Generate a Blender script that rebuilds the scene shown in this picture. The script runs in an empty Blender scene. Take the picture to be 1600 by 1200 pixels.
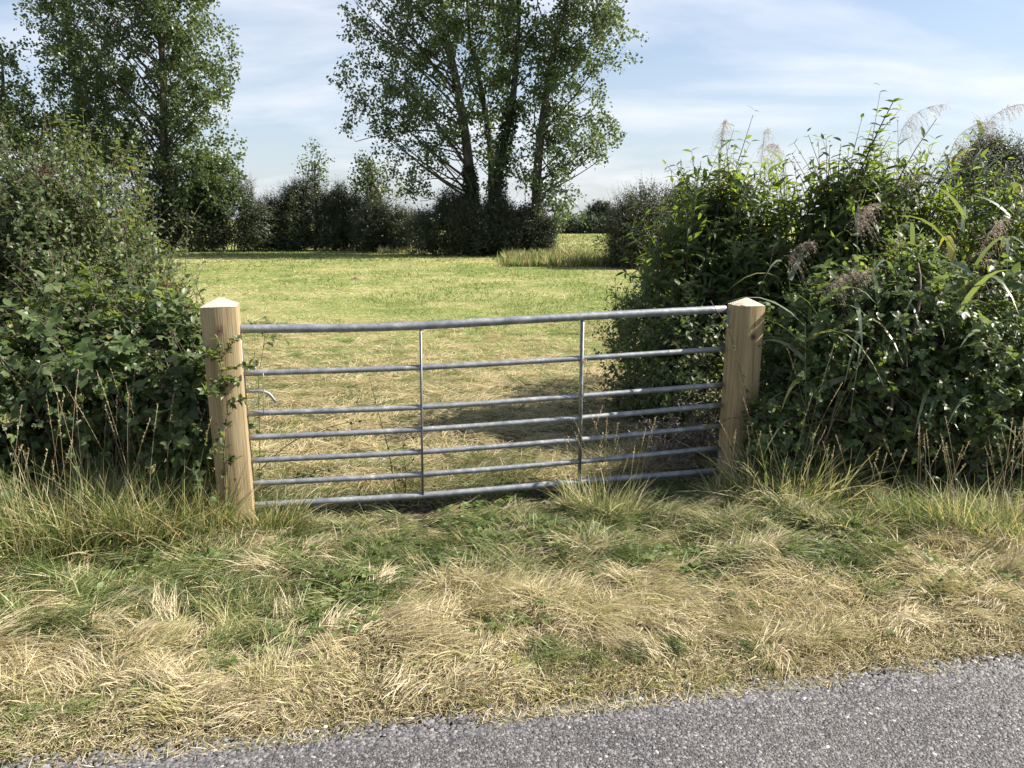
import bpy, math
import numpy as np

rng = np.random.default_rng(11)
SC = bpy.context.scene
COL = SC.collection
PI = math.pi

# ------------------------------------------------------------------ camera model
CAM_H, F, PITCH = 1.70, 1202.0, math.radians(12.2)
SP, CP = math.sin(PITCH), math.cos(PITCH)

def _ray(px, py):
    a, b = (px - 800) / F, (py - 600) / F
    return np.array([a, CP - b * SP, -(SP + b * CP)])

def at(px, py, Y):
    """world point seen at photo pixel (px,py), Y metres ahead"""
    r = _ray(px, py)
    return np.array([0, 0, CAM_H]) + r * (Y / r[1])

def gnd(px, py):
    r = _ray(px, py)
    return np.array([0, 0, CAM_H]) + r * (CAM_H / -r[2])

# ------------------------------------------------------------------ noise
_perm = np.random.default_rng(3).random((256, 256))

def vnoise(x, y, s=1.0, o=0):
    x = np.asarray(x) * s + 31.7 * o + 1000; y = np.asarray(y) * s + 17.3 * o + 1000
    xi = np.floor(x).astype(int); yi = np.floor(y).astype(int)
    fx = x - xi; fy = y - yi
    fx = fx * fx * (3 - 2 * fx); fy = fy * fy * (3 - 2 * fy)
    g = lambda a, b: _perm[a % 256, b % 256]
    return (g(xi, yi) * (1 - fx) + g(xi + 1, yi) * fx) * (1 - fy) + (g(xi, yi + 1) * (1 - fx) + g(xi + 1, yi + 1) * fx) * fy

def fbm(x, y, s=1.0, o=0, n=3):
    t = 0; a = .5; w = 0
    for i in range(n):
        t = t + a * vnoise(x, y, s * 2 ** i, o + 5 * i); w += a; a *= .5
    return t / w

def sstep(a, b, x):
    t = np.clip((np.asarray(x) - a) / (b - a), 0, 1)
    return t * t * (3 - 2 * t)

def edge(x):                         # road edge line: y at x
    return 2.385 + .172 * x
def gate_y(x):
    return 4.47 + .234 * x

def ground_h(x, y):
    s = y - edge(x)
    rise = sstep(-.02, .25, s)
    near = sstep(30, 6, y)
    verge = sstep(.1, .7, s) * sstep(7.5, 4.5, y)
    h = -.035 + rise * .055
    h = h + verge * (.13 * (fbm(x, y, 1.6, 1) - .5) + .075 * (vnoise(x, y, 5.0, 2) - .5))
    gx = sstep(-1.75, -1.45, x) * sstep(1.7, 1.35, x); dg = y - gate_y(x)
    calm = gx * np.exp(-(dg / .30) ** 2)
    h = h * (1 - .8 * calm) - .035 * calm
    h = h + sstep(4.5, 8, y) * near * (.05 * (fbm(x, y, .9, 4) - .5))
    return h

# ------------------------------------------------------------------ mesh helpers
def norm(v):
    return v / np.maximum(np.linalg.norm(v, axis=-1, keepdims=True), 1e-9)

def rdir(n):
    return norm(rng.normal(size=(n, 3)))

UP = np.array([0., 0, 1])

class MB:
    def __init__(s):
        s.v = []; s.loops = []; s.cnt = []; s.var = []; s.nv = 0
    def add(s, V, faces, var=None):
        V = np.asarray(V, float)
        if V.ndim == 2: V = V[None]
        n, k, _ = V.shape
        if n == 0: return s
        base = np.concatenate([np.array(f) for f in faces])
        cnt = np.array([len(f) for f in faces])
        s.v.append(V.reshape(-1, 3))
        s.loops.append((base[None, :] + (np.arange(n) * k)[:, None] + s.nv).ravel())
        s.cnt.append(np.tile(cnt, n))
        if var is None: var = rng.random(n)
        var = np.broadcast_to(np.asarray(var, float), (n,))
        s.var.append(np.repeat(var, len(cnt)))
        s.nv += n * k
        return s
    def build(s, name, mat, parent=None, smooth=False, loc=None):
        v = np.concatenate(s.v); l = np.concatenate(s.loops); c = np.concatenate(s.cnt); va = np.concatenate(s.var)
        if loc is not None: v = v - np.asarray(loc)
        me = bpy.data.meshes.new(name)
        me.vertices.add(len(v)); me.vertices.foreach_set('co', v.astype(np.float32).ravel())
        me.loops.add(len(l)); me.loops.foreach_set('vertex_index', l.astype(np.int32))
        st = np.concatenate([[0], np.cumsum(c)[:-1]])
        me.polygons.add(len(c)); me.polygons.foreach_set('loop_start', st.astype(np.int32))
        try: me.polygons.foreach_set('loop_total', c.astype(np.int32))
        except Exception: pass
        me.update(calc_edges=True)
        a = me.attributes.new('var', 'FLOAT', 'FACE'); a.data.foreach_set('value', va.astype(np.float32))
        if smooth: me.polygons.foreach_set('use_smooth', np.ones(len(c), bool))
        me.validate(clean_customdata=False)
        me.materials.append(mat)
        o = bpy.data.objects.new(name, me); COL.objects.link(o)
        if parent is not None: o.parent = parent
        elif loc is not None: o.location = loc
        return o

def thing(name, loc, label, cat, group=None):
    o = bpy.data.objects.new(name, None); COL.objects.link(o)
    o.location = loc; o.empty_display_size = .1
    return tag(o, label, cat, group)

def tag(o, label, cat, group=None, kind=None):
    if label: o['label'] = label
    if cat: o['category'] = cat
    if group: o['group'] = group
    if kind: o['kind'] = kind
    return o

# leaf templates: (u, v) with faces; v in -1..1 scaled by half width
def tpl_rhomb():
    return np.array([[0, 0], [.42, -1], [1, 0], [.42, 1]], float), [(0, 1, 2), (0, 2, 3)]
def tpl_leaf():
    return (np.array([[0, 0], [.28, -.85], [.28, 0], [.28, .85], [.62, -.8], [.64, 0], [.62, .8], [1, 0]], float),
            [(0, 1, 2), (0, 2, 3), (1, 4, 5, 2), (2, 5, 6, 3), (4, 7, 5), (5, 7, 6)])
def tpl_blade(n=4):
    us = np.linspace(0, 1, n + 1); pts = []; f = []
    for i, u in enumerate(us[:-1]):
        w = (1 - u ** 1.6) * (0.75 + .25 * min(1, u * 4)); pts += [[u, -w], [u, w]]
    pts.append([1, 0]); m = len(pts) - 1
    for i in range(n - 1): f.append((2 * i, 2 * i + 1, 2 * i + 3, 2 * i + 2))
    f.append((m - 2, m - 1, m))
    return np.array(pts, float), f
RH, LF, BL3, BL5 = tpl_rhomb(), tpl_leaf(), tpl_blade(3), tpl_blade(6)

def leaves(p, d, nt, L, W, tpl, curl=.0, fold=.0, bend=None):
    """p start, d direction, nt wanted normal, L length, W half width -> verts (n,k,3)"""
    n = len(p); d = norm(d)
    side = norm(np.cross(d, nt)); nr = np.cross(side, d)
    T, f = tpl
    u = T[:, 0][None, :, None]; v = T[:, 1][None, :, None]
    L = np.broadcast_to(np.asarray(L, float), (n,))[:, None, None]; W = np.broadcast_to(np.asarray(W, float), (n,))[:, None, None]
    V = p[:, None] + d[:, None] * L * u + side[:, None] * W * v
    V = V + nr[:, None] * (fold * W * np.abs(v) - curl * L * u * u)
    if bend is not None: V = V + bend[:, None] * L * u * u
    return V

def tubes(mb, P, R, sides=4, var=None):
    P = np.asarray(P, float); n, m, _ = P.shape
    R = np.broadcast_to(np.asarray(R, float), (n, m))
    t = norm(np.gradient(P, axis=1))
    mt = np.abs(norm(P[:, -1] - P[:, 0] + 1e-9))
    ref = np.eye(3)[np.argmin(mt, axis=1)][:, None]
    a = norm(np.cross(t, np.broadcast_to(ref, t.shape))); b = np.cross(t, a)
    ang = np.arange(sides) * 2 * PI / sides
    V = P[:, :, None] + R[:, :, None, None] * (a[:, :, None] * np.cos(ang)[None, None, :, None] + b[:, :, None] * np.sin(ang)[None, None, :, None])
    f = []
    for i in range(m - 1):
        for j in range(sides):
            k = (j + 1) % sides
            f.append((i * sides + j, i * sides + k, (i + 1) * sides + k, (i + 1) * sides + j))
    f.append(tuple(range(sides))[::-1]); f.append(tuple((m - 1) * sides + j for j in range(sides)))
    mb.add(V.reshape(n, m * sides, 3), f, var)

def spline(pts, n):
    pts = np.asarray(pts, float); m = len(pts)
    P = np.vstack([2 * pts[0] - pts[1], pts, 2 * pts[-1] - pts[-2]])
    out = []
    for t in np.linspace(0, m - 1 - 1e-9, n):
        i = int(t); f = t - i; a, b, c, d = P[i:i + 4]
        out.append(.5 * ((2 * b) + (c - a) * f + (2 * a - 5 * b + 4 * c - d) * f * f + (3 * b - a - 3 * c + d) * f ** 3))
    return np.array(out)

def box_mb(mb, c, ax, ay, az, hx, hy, hz):
    c = np.asarray(c, float); V = []
    for k in (-1, 1):
        for j, i in ((-1, -1), (-1, 1), (1, 1), (1, -1)):
            V.append(c + np.asarray(ax) * hx * i + np.asarray(ay) * hy * j + np.asarray(az) * hz * k)
    mb.add(np.array(V), [(3, 2, 1, 0), (4, 5, 6, 7), (0, 1, 5, 4), (1, 2, 6, 5), (2, 3, 7, 6), (3, 0, 4, 7)])

# ------------------------------------------------------------------ materials
def mat(name):
    m = bpy.data.materials.new(name); m.use_nodes = True
    nt = m.node_tree; nt.nodes.clear()
    return m, nt, nt.nodes, nt.links

def ramp(N, stops):
    r = N.new('ShaderNodeValToRGB'); e = r.color_ramp.elements
    while len(e) < len(stops): e.new(.5)
    for i, (p, c) in enumerate(stops):
        e[i].position = p; e[i].color = (*c, 1)
    return r

def leaf_mat(name, stops, trans=.35, rough=.42, spec=.5, tint=(1.25, 1.35, .55)):
    m, nt, N, Lk = mat(name)
    at_ = N.new('ShaderNodeAttribute'); at_.attribute_name = 'var'
    r = ramp(N, stops); Lk.new(at_.outputs['Fac'], r.inputs[0])
    p = N.new('ShaderNodeBsdfPrincipled'); Lk.new(r.outputs[0], p.inputs['Base Color'])
    p.inputs['Roughness'].default_value = rough; p.inputs['Specular IOR Level'].default_value = spec
    out = N.new('ShaderNodeOutputMaterial')
    if trans > 0:
        mu = N.new('ShaderNodeMix'); mu.data_type = 'RGBA'; mu.blend_type = 'MULTIPLY'; mu.inputs[0].default_value = 1
        Lk.new(r.outputs[0], mu.inputs[6]); mu.inputs[7].default_value = (*tint, 1)
        t = N.new('ShaderNodeBsdfTranslucent'); Lk.new(mu.outputs[2], t.inputs[0])
        mx = N.new('ShaderNodeMixShader'); mx.inputs[0].default_value = trans
        Lk.new(p.outputs[0], mx.inputs[1]); Lk.new(t.outputs[0], mx.inputs[2]); Lk.new(mx.outputs[0], out.inputs[0])
    else: Lk.new(p.outputs[0], out.inputs[0])
    return m

def bark_mat(name, c1, c2, scale=8):
    m, nt, N, Lk = mat(name)
    tc = N.new('ShaderNodeTexCoord'); mp = N.new('ShaderNodeMapping'); mp.inputs['Scale'].default_value = (1, 1, .25)
    n = N.new('ShaderNodeTexNoise'); n.inputs['Scale'].default_value = scale; n.inputs['Detail'].default_value = 6
    Lk.new(tc.outputs['Object'], mp.inputs[0]); Lk.new(mp.outputs[0], n.inputs['Vector'])
    r = ramp(N, [(.35, c1), (.65, c2)]); Lk.new(n.outputs['Fac'], r.inputs[0])
    p = N.new('ShaderNodeBsdfPrincipled'); p.inputs['Roughness'].default_value = .85
    Lk.new(r.outputs[0], p.inputs['Base Color'])
    b = N.new('ShaderNodeBump'); b.inputs['Strength'].default_value = .6; b.inputs['Distance'].default_value = .03
    Lk.new(n.outputs['Fac'], b.inputs['Height']); Lk.new(b.outputs[0], p.inputs['Normal'])
    o = N.new('ShaderNodeOutputMaterial'); Lk.new(p.outputs[0], o.inputs[0])
    return m

M = {}
M['poplar'] = leaf_mat('poplar_leaf', [(0, (.055, .08, .035)), (.5, (.09, .125, .055)), (.9, (.13, .165, .075)), (1, (.18, .17, .07))], .45, .36, .55, (1.5, 1.5, .75))
M['ivy'] = leaf_mat('ivy_leaf', [(0, (.018, .035, .012)), (1, (.04, .07, .02))], .15, .35)
M['hedge'] = leaf_mat('hedge_leaf', [(0, (.022, .038, .014)), (.6, (.045, .068, .024)), (.92, (.085, .10, .038)), (1, (.14, .12, .05))], .28, .45, .5)
M['hedge_far'] = leaf_mat('far_hedge_leaf', [(0, (.03, .05, .028)), (1, (.07, .09, .05))], .25, .5, .4)
M['haw'] = leaf_mat('hawthorn_leaf', [(0, (.065, .09, .042)), (.55, (.10, .148, .056)), (.92, (.17, .20, .10)), (1, (.26, .20, .08))], .5, .42, .45, (1.7, 1.6, .75))
M['bramble'] = leaf_mat('bramble_leaf', [(0, (.06, .09, .042)), (.6, (.105, .158, .058)), (.93, (.18, .22, .11)), (1, (.36, .31, .10))], .5, .40, .45, (1.7, 1.6, .75))
M['elder'] = leaf_mat('elder_leaf', [(0, (.058, .095, .036)), (.6, (.10, .145, .052)), (.95, (.145, .19, .06)), (1, (.34, .27, .05))], .6, .42, .42, (2.0, 1.9, .6))
M['reedleaf'] = leaf_mat('reed_leaf', [(0, (.10, .14, .085)), (.55, (.19, .235, .155)), (.85, (.20, .22, .10)), (.93, (.42, .34, .08)), (1, (.48, .42, .28))], .38, .36, .5)
M['plume'] = leaf_mat('reed_plume', [(0, (.32, .26, .23)), (.6, (.50, .42, .37)), (1, (.62, .55, .48))], .35, .6, .3, (1.1, 1, .8))
M['grass'] = leaf_mat('grass_blade', [(0, (.065, .095, .03)), (.22, (.11, .15, .045)), (.42, (.19, .22, .08)), (.56, (.33, .32, .13)), (.72, (.46, .39, .235)), (.9, (.60, .52, .365)), (1, (.30, .20, .12))], .3, .5, .35, (1.1, 1.1, .8))
M['tallgrass'] = leaf_mat('tall_grass_blade', [(0, (.08, .12, .035)), (.25, (.14, .19, .06)), (.45, (.25, .29, .11)), (.58, (.40, .37, .17)), (.75, (.50, .45, .27)), (.92, (.62, .56, .38)), (1, (.36, .23, .12))], .40, .5, .35, (1.1, 1.15, .75))
M['field'] = leaf_mat('field_blade', [(0, (.095, .155, .03)), (.3, (.16, .22, .05)), (.5, (.27, .28, .105)), (.7, (.48, .40, .23)), (.9, (.60, .51, .33)), (1, (.36, .26, .14))], .3, .55, .3, (1.08, 1.1, .8))
M['weed'] = leaf_mat('weed_leaf', [(0, (.07, .11, .035)), (.8, (.13, .18, .055)), (1, (.2, .25, .09))], .4, .5, .25)
M['twig'] = bark_mat('twig_bark', (.06, .045, .035), (.13, .10, .08), 30)
M['deadtwig'] = bark_mat('dead_twig', (.16, .13, .11), (.32, .28, .24), 30)
M['bark'] = bark_mat('poplar_bark', (.03, .027, .022), (.085, .075, .062), 5)
M['deadleaf'] = leaf_mat('dead_leaf', [(0, (.08, .04, .03)), (1, (.16, .08, .05))], .1, .7, .2, (1, 1, 1))
M['greydead'] = leaf_mat('grey_dead_leaf', [(0, (.12, .10, .09)), (1, (.26, .23, .2))], .2, .7, .2, (1, 1, 1))
M['straw'] = leaf_mat('straw_stalk', [(0, (.28, .22, .12)), (1, (.50, .42, .26))], .15, .5, .3, (1, 1, .8))

def ground_material():
    m, nt, N, Lk = mat('soil_and_turf')
    tc = N.new('ShaderNodeTexCoord')
    def noise(sc, det=4, vec=None, rough=.6):
        n = N.new('ShaderNodeTexNoise'); n.inputs['Scale'].default_value = sc; n.inputs['Detail'].default_value = det
        n.inputs['Roughness'].default_value = rough
        Lk.new(vec or tc.outputs['Object'], n.inputs['Vector']); return n
    n1 = noise(.22, 5); n2 = noise(2.2, 6); n3 = noise(24, 6)
    sep = N.new('ShaderNodeSeparateXYZ'); Lk.new(tc.outputs['Object'], sep.inputs[0])
    turf = ramp(N, [(.28, (.10, .16, .035)), (.45, (.18, .225, .065)), (.56, (.31, .30, .125)), (.75, (.44, .37, .21))])
    ad = N.new('ShaderNodeMath'); ad.operation = 'MULTIPLY_ADD'; ad.inputs[1].default_value = .55
    Lk.new(n1.outputs['Fac'], ad.inputs[0])
    a2 = N.new('ShaderNodeMath'); a2.operation = 'MULTIPLY'; a2.inputs[1].default_value = .45; Lk.new(n2.outputs['Fac'], a2.inputs[0])
    Lk.new(a2.outputs[0], ad.inputs[2]); Lk.new(ad.outputs[0], turf.inputs[0])
    soil = ramp(N, [(.3, (.03, .026, .019)), (.55, (.07, .057, .038)), (.75, (.14, .11, .07))]); Lk.new(n3.outputs['Fac'], soil.inputs[0])
    mr = N.new('ShaderNodeMapRange'); mr.inputs['From Min'].default_value = 4.5; mr.inputs['From Max'].default_value = 12
    Lk.new(sep.outputs['Y'], mr.inputs['Value'])
    mx = N.new('ShaderNodeMix'); mx.data_type = 'RGBA'; Lk.new(mr.outputs[0], mx.inputs[0]); Lk.new(soil.outputs[0], mx.inputs[6]); Lk.new(turf.outputs[0], mx.inputs[7])
    # fine mottling
    v = ramp(N, [(.3, (.62, .62, .62)), (.7, (1.2, 1.2, 1.2))]); Lk.new(n3.outputs['Fac'], v.inputs[0])
    mm = N.new('ShaderNodeMix'); mm.data_type = 'RGBA'; mm.blend_type = 'MULTIPLY'; mm.inputs[0].default_value = 1
    Lk.new(mx.outputs[2], mm.inputs[6]); Lk.new(v.outputs[0], mm.inputs[7])
    p = N.new('ShaderNodeBsdfPrincipled'); p.inputs['Roughness'].default_value = .95; p.inputs['Specular IOR Level'].default_value = .1
    Lk.new(mm.outputs[2], p.inputs['Base Color'])
    b = N.new('ShaderNodeBump'); b.inputs['Strength'].default_value = .8; b.inputs['Distance'].default_value = .05
    Lk.new(n3.outputs['Fac'], b.inputs['Height']); Lk.new(b.outputs[0], p.inputs['Normal'])
    o = N.new('ShaderNodeOutputMaterial'); Lk.new(p.outputs[0], o.inputs[0])
    return m

def road_material():
    m, nt, N, Lk = mat('worn_asphalt')
    tc = N.new('ShaderNodeTexCoord')
    v = N.new('ShaderNodeTexVoronoi'); v.inputs['Scale'].default_value = 130; Lk.new(tc.outputs['Object'], v.inputs['Vector'])
    n = N.new('ShaderNodeTexNoise'); n.inputs['Scale'].default_value = 1.7; n.inputs['Detail'].default_value = 6; Lk.new(tc.outputs['Object'], n.inputs['Vector'])
    g = N.new('ShaderNodeSeparateColor'); Lk.new(v.outputs['Color'], g.inputs[0])
    r = ramp(N, [(0, (.035, .034, .036)), (.5, (.07, .068, .07)), (.9, (.12, .115, .112)), (1, (.2, .19, .18))]); Lk.new(g.outputs[0], r.inputs[0])
    r2 = ramp(N, [(.35, (.85, .83, .86)), (.68, (1.25, 1.18, 1.1))]); Lk.new(n.outputs['Fac'], r2.inputs[0])
    mm = N.new('ShaderNodeMix'); mm.data_type = 'RGBA'; mm.blend_type = 'MULTIPLY'; mm.inputs[0].default_value = 1
    Lk.new(r.outputs[0], mm.inputs[6]); Lk.new(r2.outputs[0], mm.inputs[7])
    p = N.new('ShaderNodeBsdfPrincipled'); p.inputs['Roughness'].default_value = .75; Lk.new(mm.outputs[2], p.inputs['Base Color'])
    b = N.new('ShaderNodeBump'); b.inputs['Strength'].default_value = 1; b.inputs['Distance'].default_value = .006; b.invert = True
    Lk.new(v.outputs['Distance'], b.inputs['Height']); Lk.new(b.outputs[0], p.inputs['Normal'])
    o = N.new('ShaderNodeOutputMaterial'); Lk.new(p.outputs[0], o.inputs[0])
    return m

def chip_material():
    m, nt, N, Lk = mat('stone_chip')
    a = N.new('ShaderNodeAttribute'); a.attribute_name = 'var'
    r = ramp(N, [(0, (.03, .03, .033)), (.4, (.09, .087, .092)), (.8, (.16, .154, .155)), (.97, (.24, .232, .225)), (1, (.42, .40, .38))]); Lk.new(a.outputs['Fac'], r.inputs[0])
    p = N.new('ShaderNodeBsdfPrincipled'); p.inputs['Roughness'].default_value = .6; Lk.new(r.outputs[0], p.inputs['Base Color'])
    o = N.new('ShaderNodeOutputMaterial'); Lk.new(p.outputs[0], o.inputs[0])
    return m

def wood_material(name, knots, cracks, seed):
    m, nt, N, Lk = mat(name)
    tc = N.new('ShaderNodeTexCoord'); obj = tc.outputs['Object']
    mp = N.new('ShaderNodeMapping'); mp.inputs['Scale'].default_value = (9, 9, .55); mp.inputs['Location'].default_value = (seed, seed * 2.3, seed); Lk.new(obj, mp.inputs[0])
    n = N.new('ShaderNodeTexNoise'); n.inputs['Scale'].default_value = 3.2; n.inputs['Detail'].default_value = 5; n.inputs['Distortion'].default_value = .5; Lk.new(mp.outputs[0], n.inputs['Vector'])
    mp2 = N.new('ShaderNodeMapping'); mp2.inputs['Scale'].default_value = (60, 60, 1.6); Lk.new(obj, mp2.inputs[0])
    n2 = N.new('ShaderNodeTexNoise'); n2.inputs['Scale'].default_value = 3; n2.inputs['Detail'].default_value = 3; Lk.new(mp2.outputs[0], n2.inputs['Vector'])
    r = ramp(N, [(.3, (.235, .178, .093)), (.48, (.31, .24, .135)), (.62, (.37, .295, .175)), (.75, (.29, .225, .125))]); Lk.new(n.outputs['Fac'], r.inputs[0])
    f = ramp(N, [(.35, (.80, .78, .76)), (.65, (1.08, 1.08, 1.08))]); Lk.new(n2.outputs['Fac'], f.inputs[0])
    mm = N.new('ShaderNodeMix'); mm.data_type = 'RGBA'; mm.blend_type = 'MULTIPLY'; mm.inputs[0].default_value = 1
    Lk.new(r.outputs[0], mm.inputs[6]); Lk.new(f.outputs[0], mm.inputs[7])
    cur = mm.outputs[2]
    # weathered end grain on the pyramid top and green algae specks low down
    sep = N.new('ShaderNodeSeparateXYZ'); Lk.new(obj, sep.inputs[0])
    for (pos, rad, col, zst) in knots + cracks:
        s = N.new('ShaderNodeVectorMath'); s.operation = 'SUBTRACT'; Lk.new(obj, s.inputs[0]); s.inputs[1].default_value = pos
        k = N.new('ShaderNodeVectorMath'); k.operation = 'MULTIPLY'; Lk.new(s.outputs[0], k.inputs[0]); k.inputs[1].default_value = (1, 1, zst)
        nd = N.new('ShaderNodeVectorMath'); nd.operation = 'LENGTH'; Lk.new(k.outputs[0], nd.inputs[0])
        w = N.new('ShaderNodeMath'); w.operation = 'MULTIPLY_ADD'; w.inputs[1].default_value = rad * 1.4
        Lk.new(n2.outputs['Fac'], w.inputs[0]); Lk.new(nd.outputs['Value'], w.inputs[2])
        q = N.new('ShaderNodeMapRange'); q.interpolation_type = 'SMOOTHSTEP'
        q.inputs['From Min'].default_value = rad * 1.15; q.inputs['From Max'].default_value = rad * 2.2; q.inputs['To Min'].default_value = .9; q.inputs['To Max'].default_value = 0
        Lk.new(w.outputs[0], q.inputs['Value'])
        x = N.new('ShaderNodeMix'); x.data_type = 'RGBA'; Lk.new(q.outputs[0], x.inputs[0]); Lk.new(cur, x.inputs[6]); x.inputs[7].default_value = (*col, 1)
        cur = x.outputs[2]
    p = N.new('ShaderNodeBsdfPrincipled'); p.inputs['Roughness'].default_value = .75; p.inputs['Specular IOR Level'].default_value = .25
    Lk.new(cur, p.inputs['Base Color'])
    b = N.new('ShaderNodeBump'); b.inputs['Strength'].default_value = .5; b.inputs['Distance'].default_value = .004
    Lk.new(n2.outputs['Fac'], b.inputs['Height']); Lk.new(b.outputs[0], p.inputs['Normal'])
    o = N.new('ShaderNodeOutputMaterial'); Lk.new(p.outputs[0], o.inputs[0])
    return m

def endgrain_material():
    m, nt, N, Lk = mat('weathered_end_grain')
    tc = N.new('ShaderNodeTexCoord')
    w = N.new('ShaderNodeTexWave'); w.wave_type = 'RINGS'; w.rings_direction = 'Z'; w.inputs['Scale'].default_value = 28; w.inputs['Distortion'].default_value = 2.5; w.inputs['Detail'].default_value = 3
    Lk.new(tc.outputs['Object'], w.inputs['Vector'])
    n = N.new('ShaderNodeTexNoise'); n.inputs['Scale'].default_value = 40; n.inputs['Detail'].default_value = 4; Lk.new(tc.outputs['Object'], n.inputs['Vector'])
    r = ramp(N, [(.2, (.40, .33, .25)), (.8, (.56, .49, .40))]); Lk.new(w.outputs['Fac'], r.inputs[0])
    f = ramp(N, [(.3, (.75, .75, .75)), (.65, (1.05, 1.05, 1.05))]); Lk.new(n.outputs['Fac'], f.inputs[0])
    mm = N.new('ShaderNodeMix'); mm.data_type = 'RGBA'; mm.blend_type = 'MULTIPLY'; mm.inputs[0].default_value = 1
    Lk.new(r.outputs[0], mm.inputs[6]); Lk.new(f.outputs[0], mm.inputs[7])
    p = N.new('ShaderNodeBsdfPrincipled'); p.inputs['Roughness'].default_value = .85; Lk.new(mm.outputs[2], p.inputs['Base Color'])
    b = N.new('ShaderNodeBump'); b.inputs['Strength'].default_value = .5; b.inputs['Distance'].default_value = .003; Lk.new(w.outputs['Fac'], b.inputs['Height']); Lk.new(b.outputs[0], p.inputs['Normal'])
    o = N.new('ShaderNodeOutputMaterial'); Lk.new(p.outputs[0], o.inputs[0])
    return m

def galv_material(name='galvanised_steel', dark=1.0):
    m, nt, N, Lk = mat(name)
    tc = N.new('ShaderNodeTexCoord')
    v = N.new('ShaderNodeTexVoronoi'); v.inputs['Scale'].default_value = 38; Lk.new(tc.outputs['Object'], v.inputs['Vector'])
    n = N.new('ShaderNodeTexNoise'); n.inputs['Scale'].default_value = 13; n.inputs['Detail'].default_value = 6; n.inputs['Roughness'].default_value = .7; Lk.new(tc.outputs['Object'], n.inputs['Vector'])
    r = ramp(N, [(.32, tuple(dark * c for c in (.20, .22, .245))), (.5, tuple(dark * c for c in (.29, .31, .33))), (.60, tuple(dark * c for c in (.37, .385, .40))), (.68, tuple(dark * c for c in (.60, .60, .60)))])
    Lk.new(n.outputs['Fac'], r.inputs[0])
    g = N.new('ShaderNodeSeparateColor'); Lk.new(v.outputs['Color'], g.inputs[0])
    f = ramp(N, [(0, (.86, .86, .86)), (1, (1.12, 1.12, 1.12))]); Lk.new(g.outputs[0], f.inputs[0])
    mm = N.new('ShaderNodeMix'); mm.data_type = 'RGBA'; mm.blend_type = 'MULTIPLY'; mm.inputs[0].default_value = 1
    Lk.new(r.outputs[0], mm.inputs[6]); Lk.new(f.outputs[0], mm.inputs[7])
    p = N.new('ShaderNodeBsdfPrincipled'); p.inputs['Metallic'].default_value = .45; Lk.new(mm.outputs[2], p.inputs['Base Color'])
    q = N.new('ShaderNodeMapRange'); q.inputs['To Min'].default_value = .38; q.inputs['To Max'].default_value = .62; Lk.new(n.outputs['Fac'], q.inputs['Value']); Lk.new(q.outputs[0], p.inputs['Roughness'])
    b = N.new('ShaderNodeBump'); b.inputs['Strength'].default_value = .25; b.inputs['Distance'].default_value = .002; Lk.new(n.outputs['Fac'], b.inputs['Height']); Lk.new(b.outputs[0], p.inputs['Normal'])
    o = N.new('ShaderNodeOutputMaterial'); Lk.new(p.outputs[0], o.inputs[0])
    return m

# ------------------------------------------------------------------ sun and sky
SUN_EL, SUN_AZ = math.radians(42), math.radians(85)      # azimuth clockwise from +Y (view direction)
sun_dir = np.array([math.sin(SUN_AZ) * math.cos(SUN_EL), math.cos(SUN_AZ) * math.cos(SUN_EL), math.sin(SUN_EL)])

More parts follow.
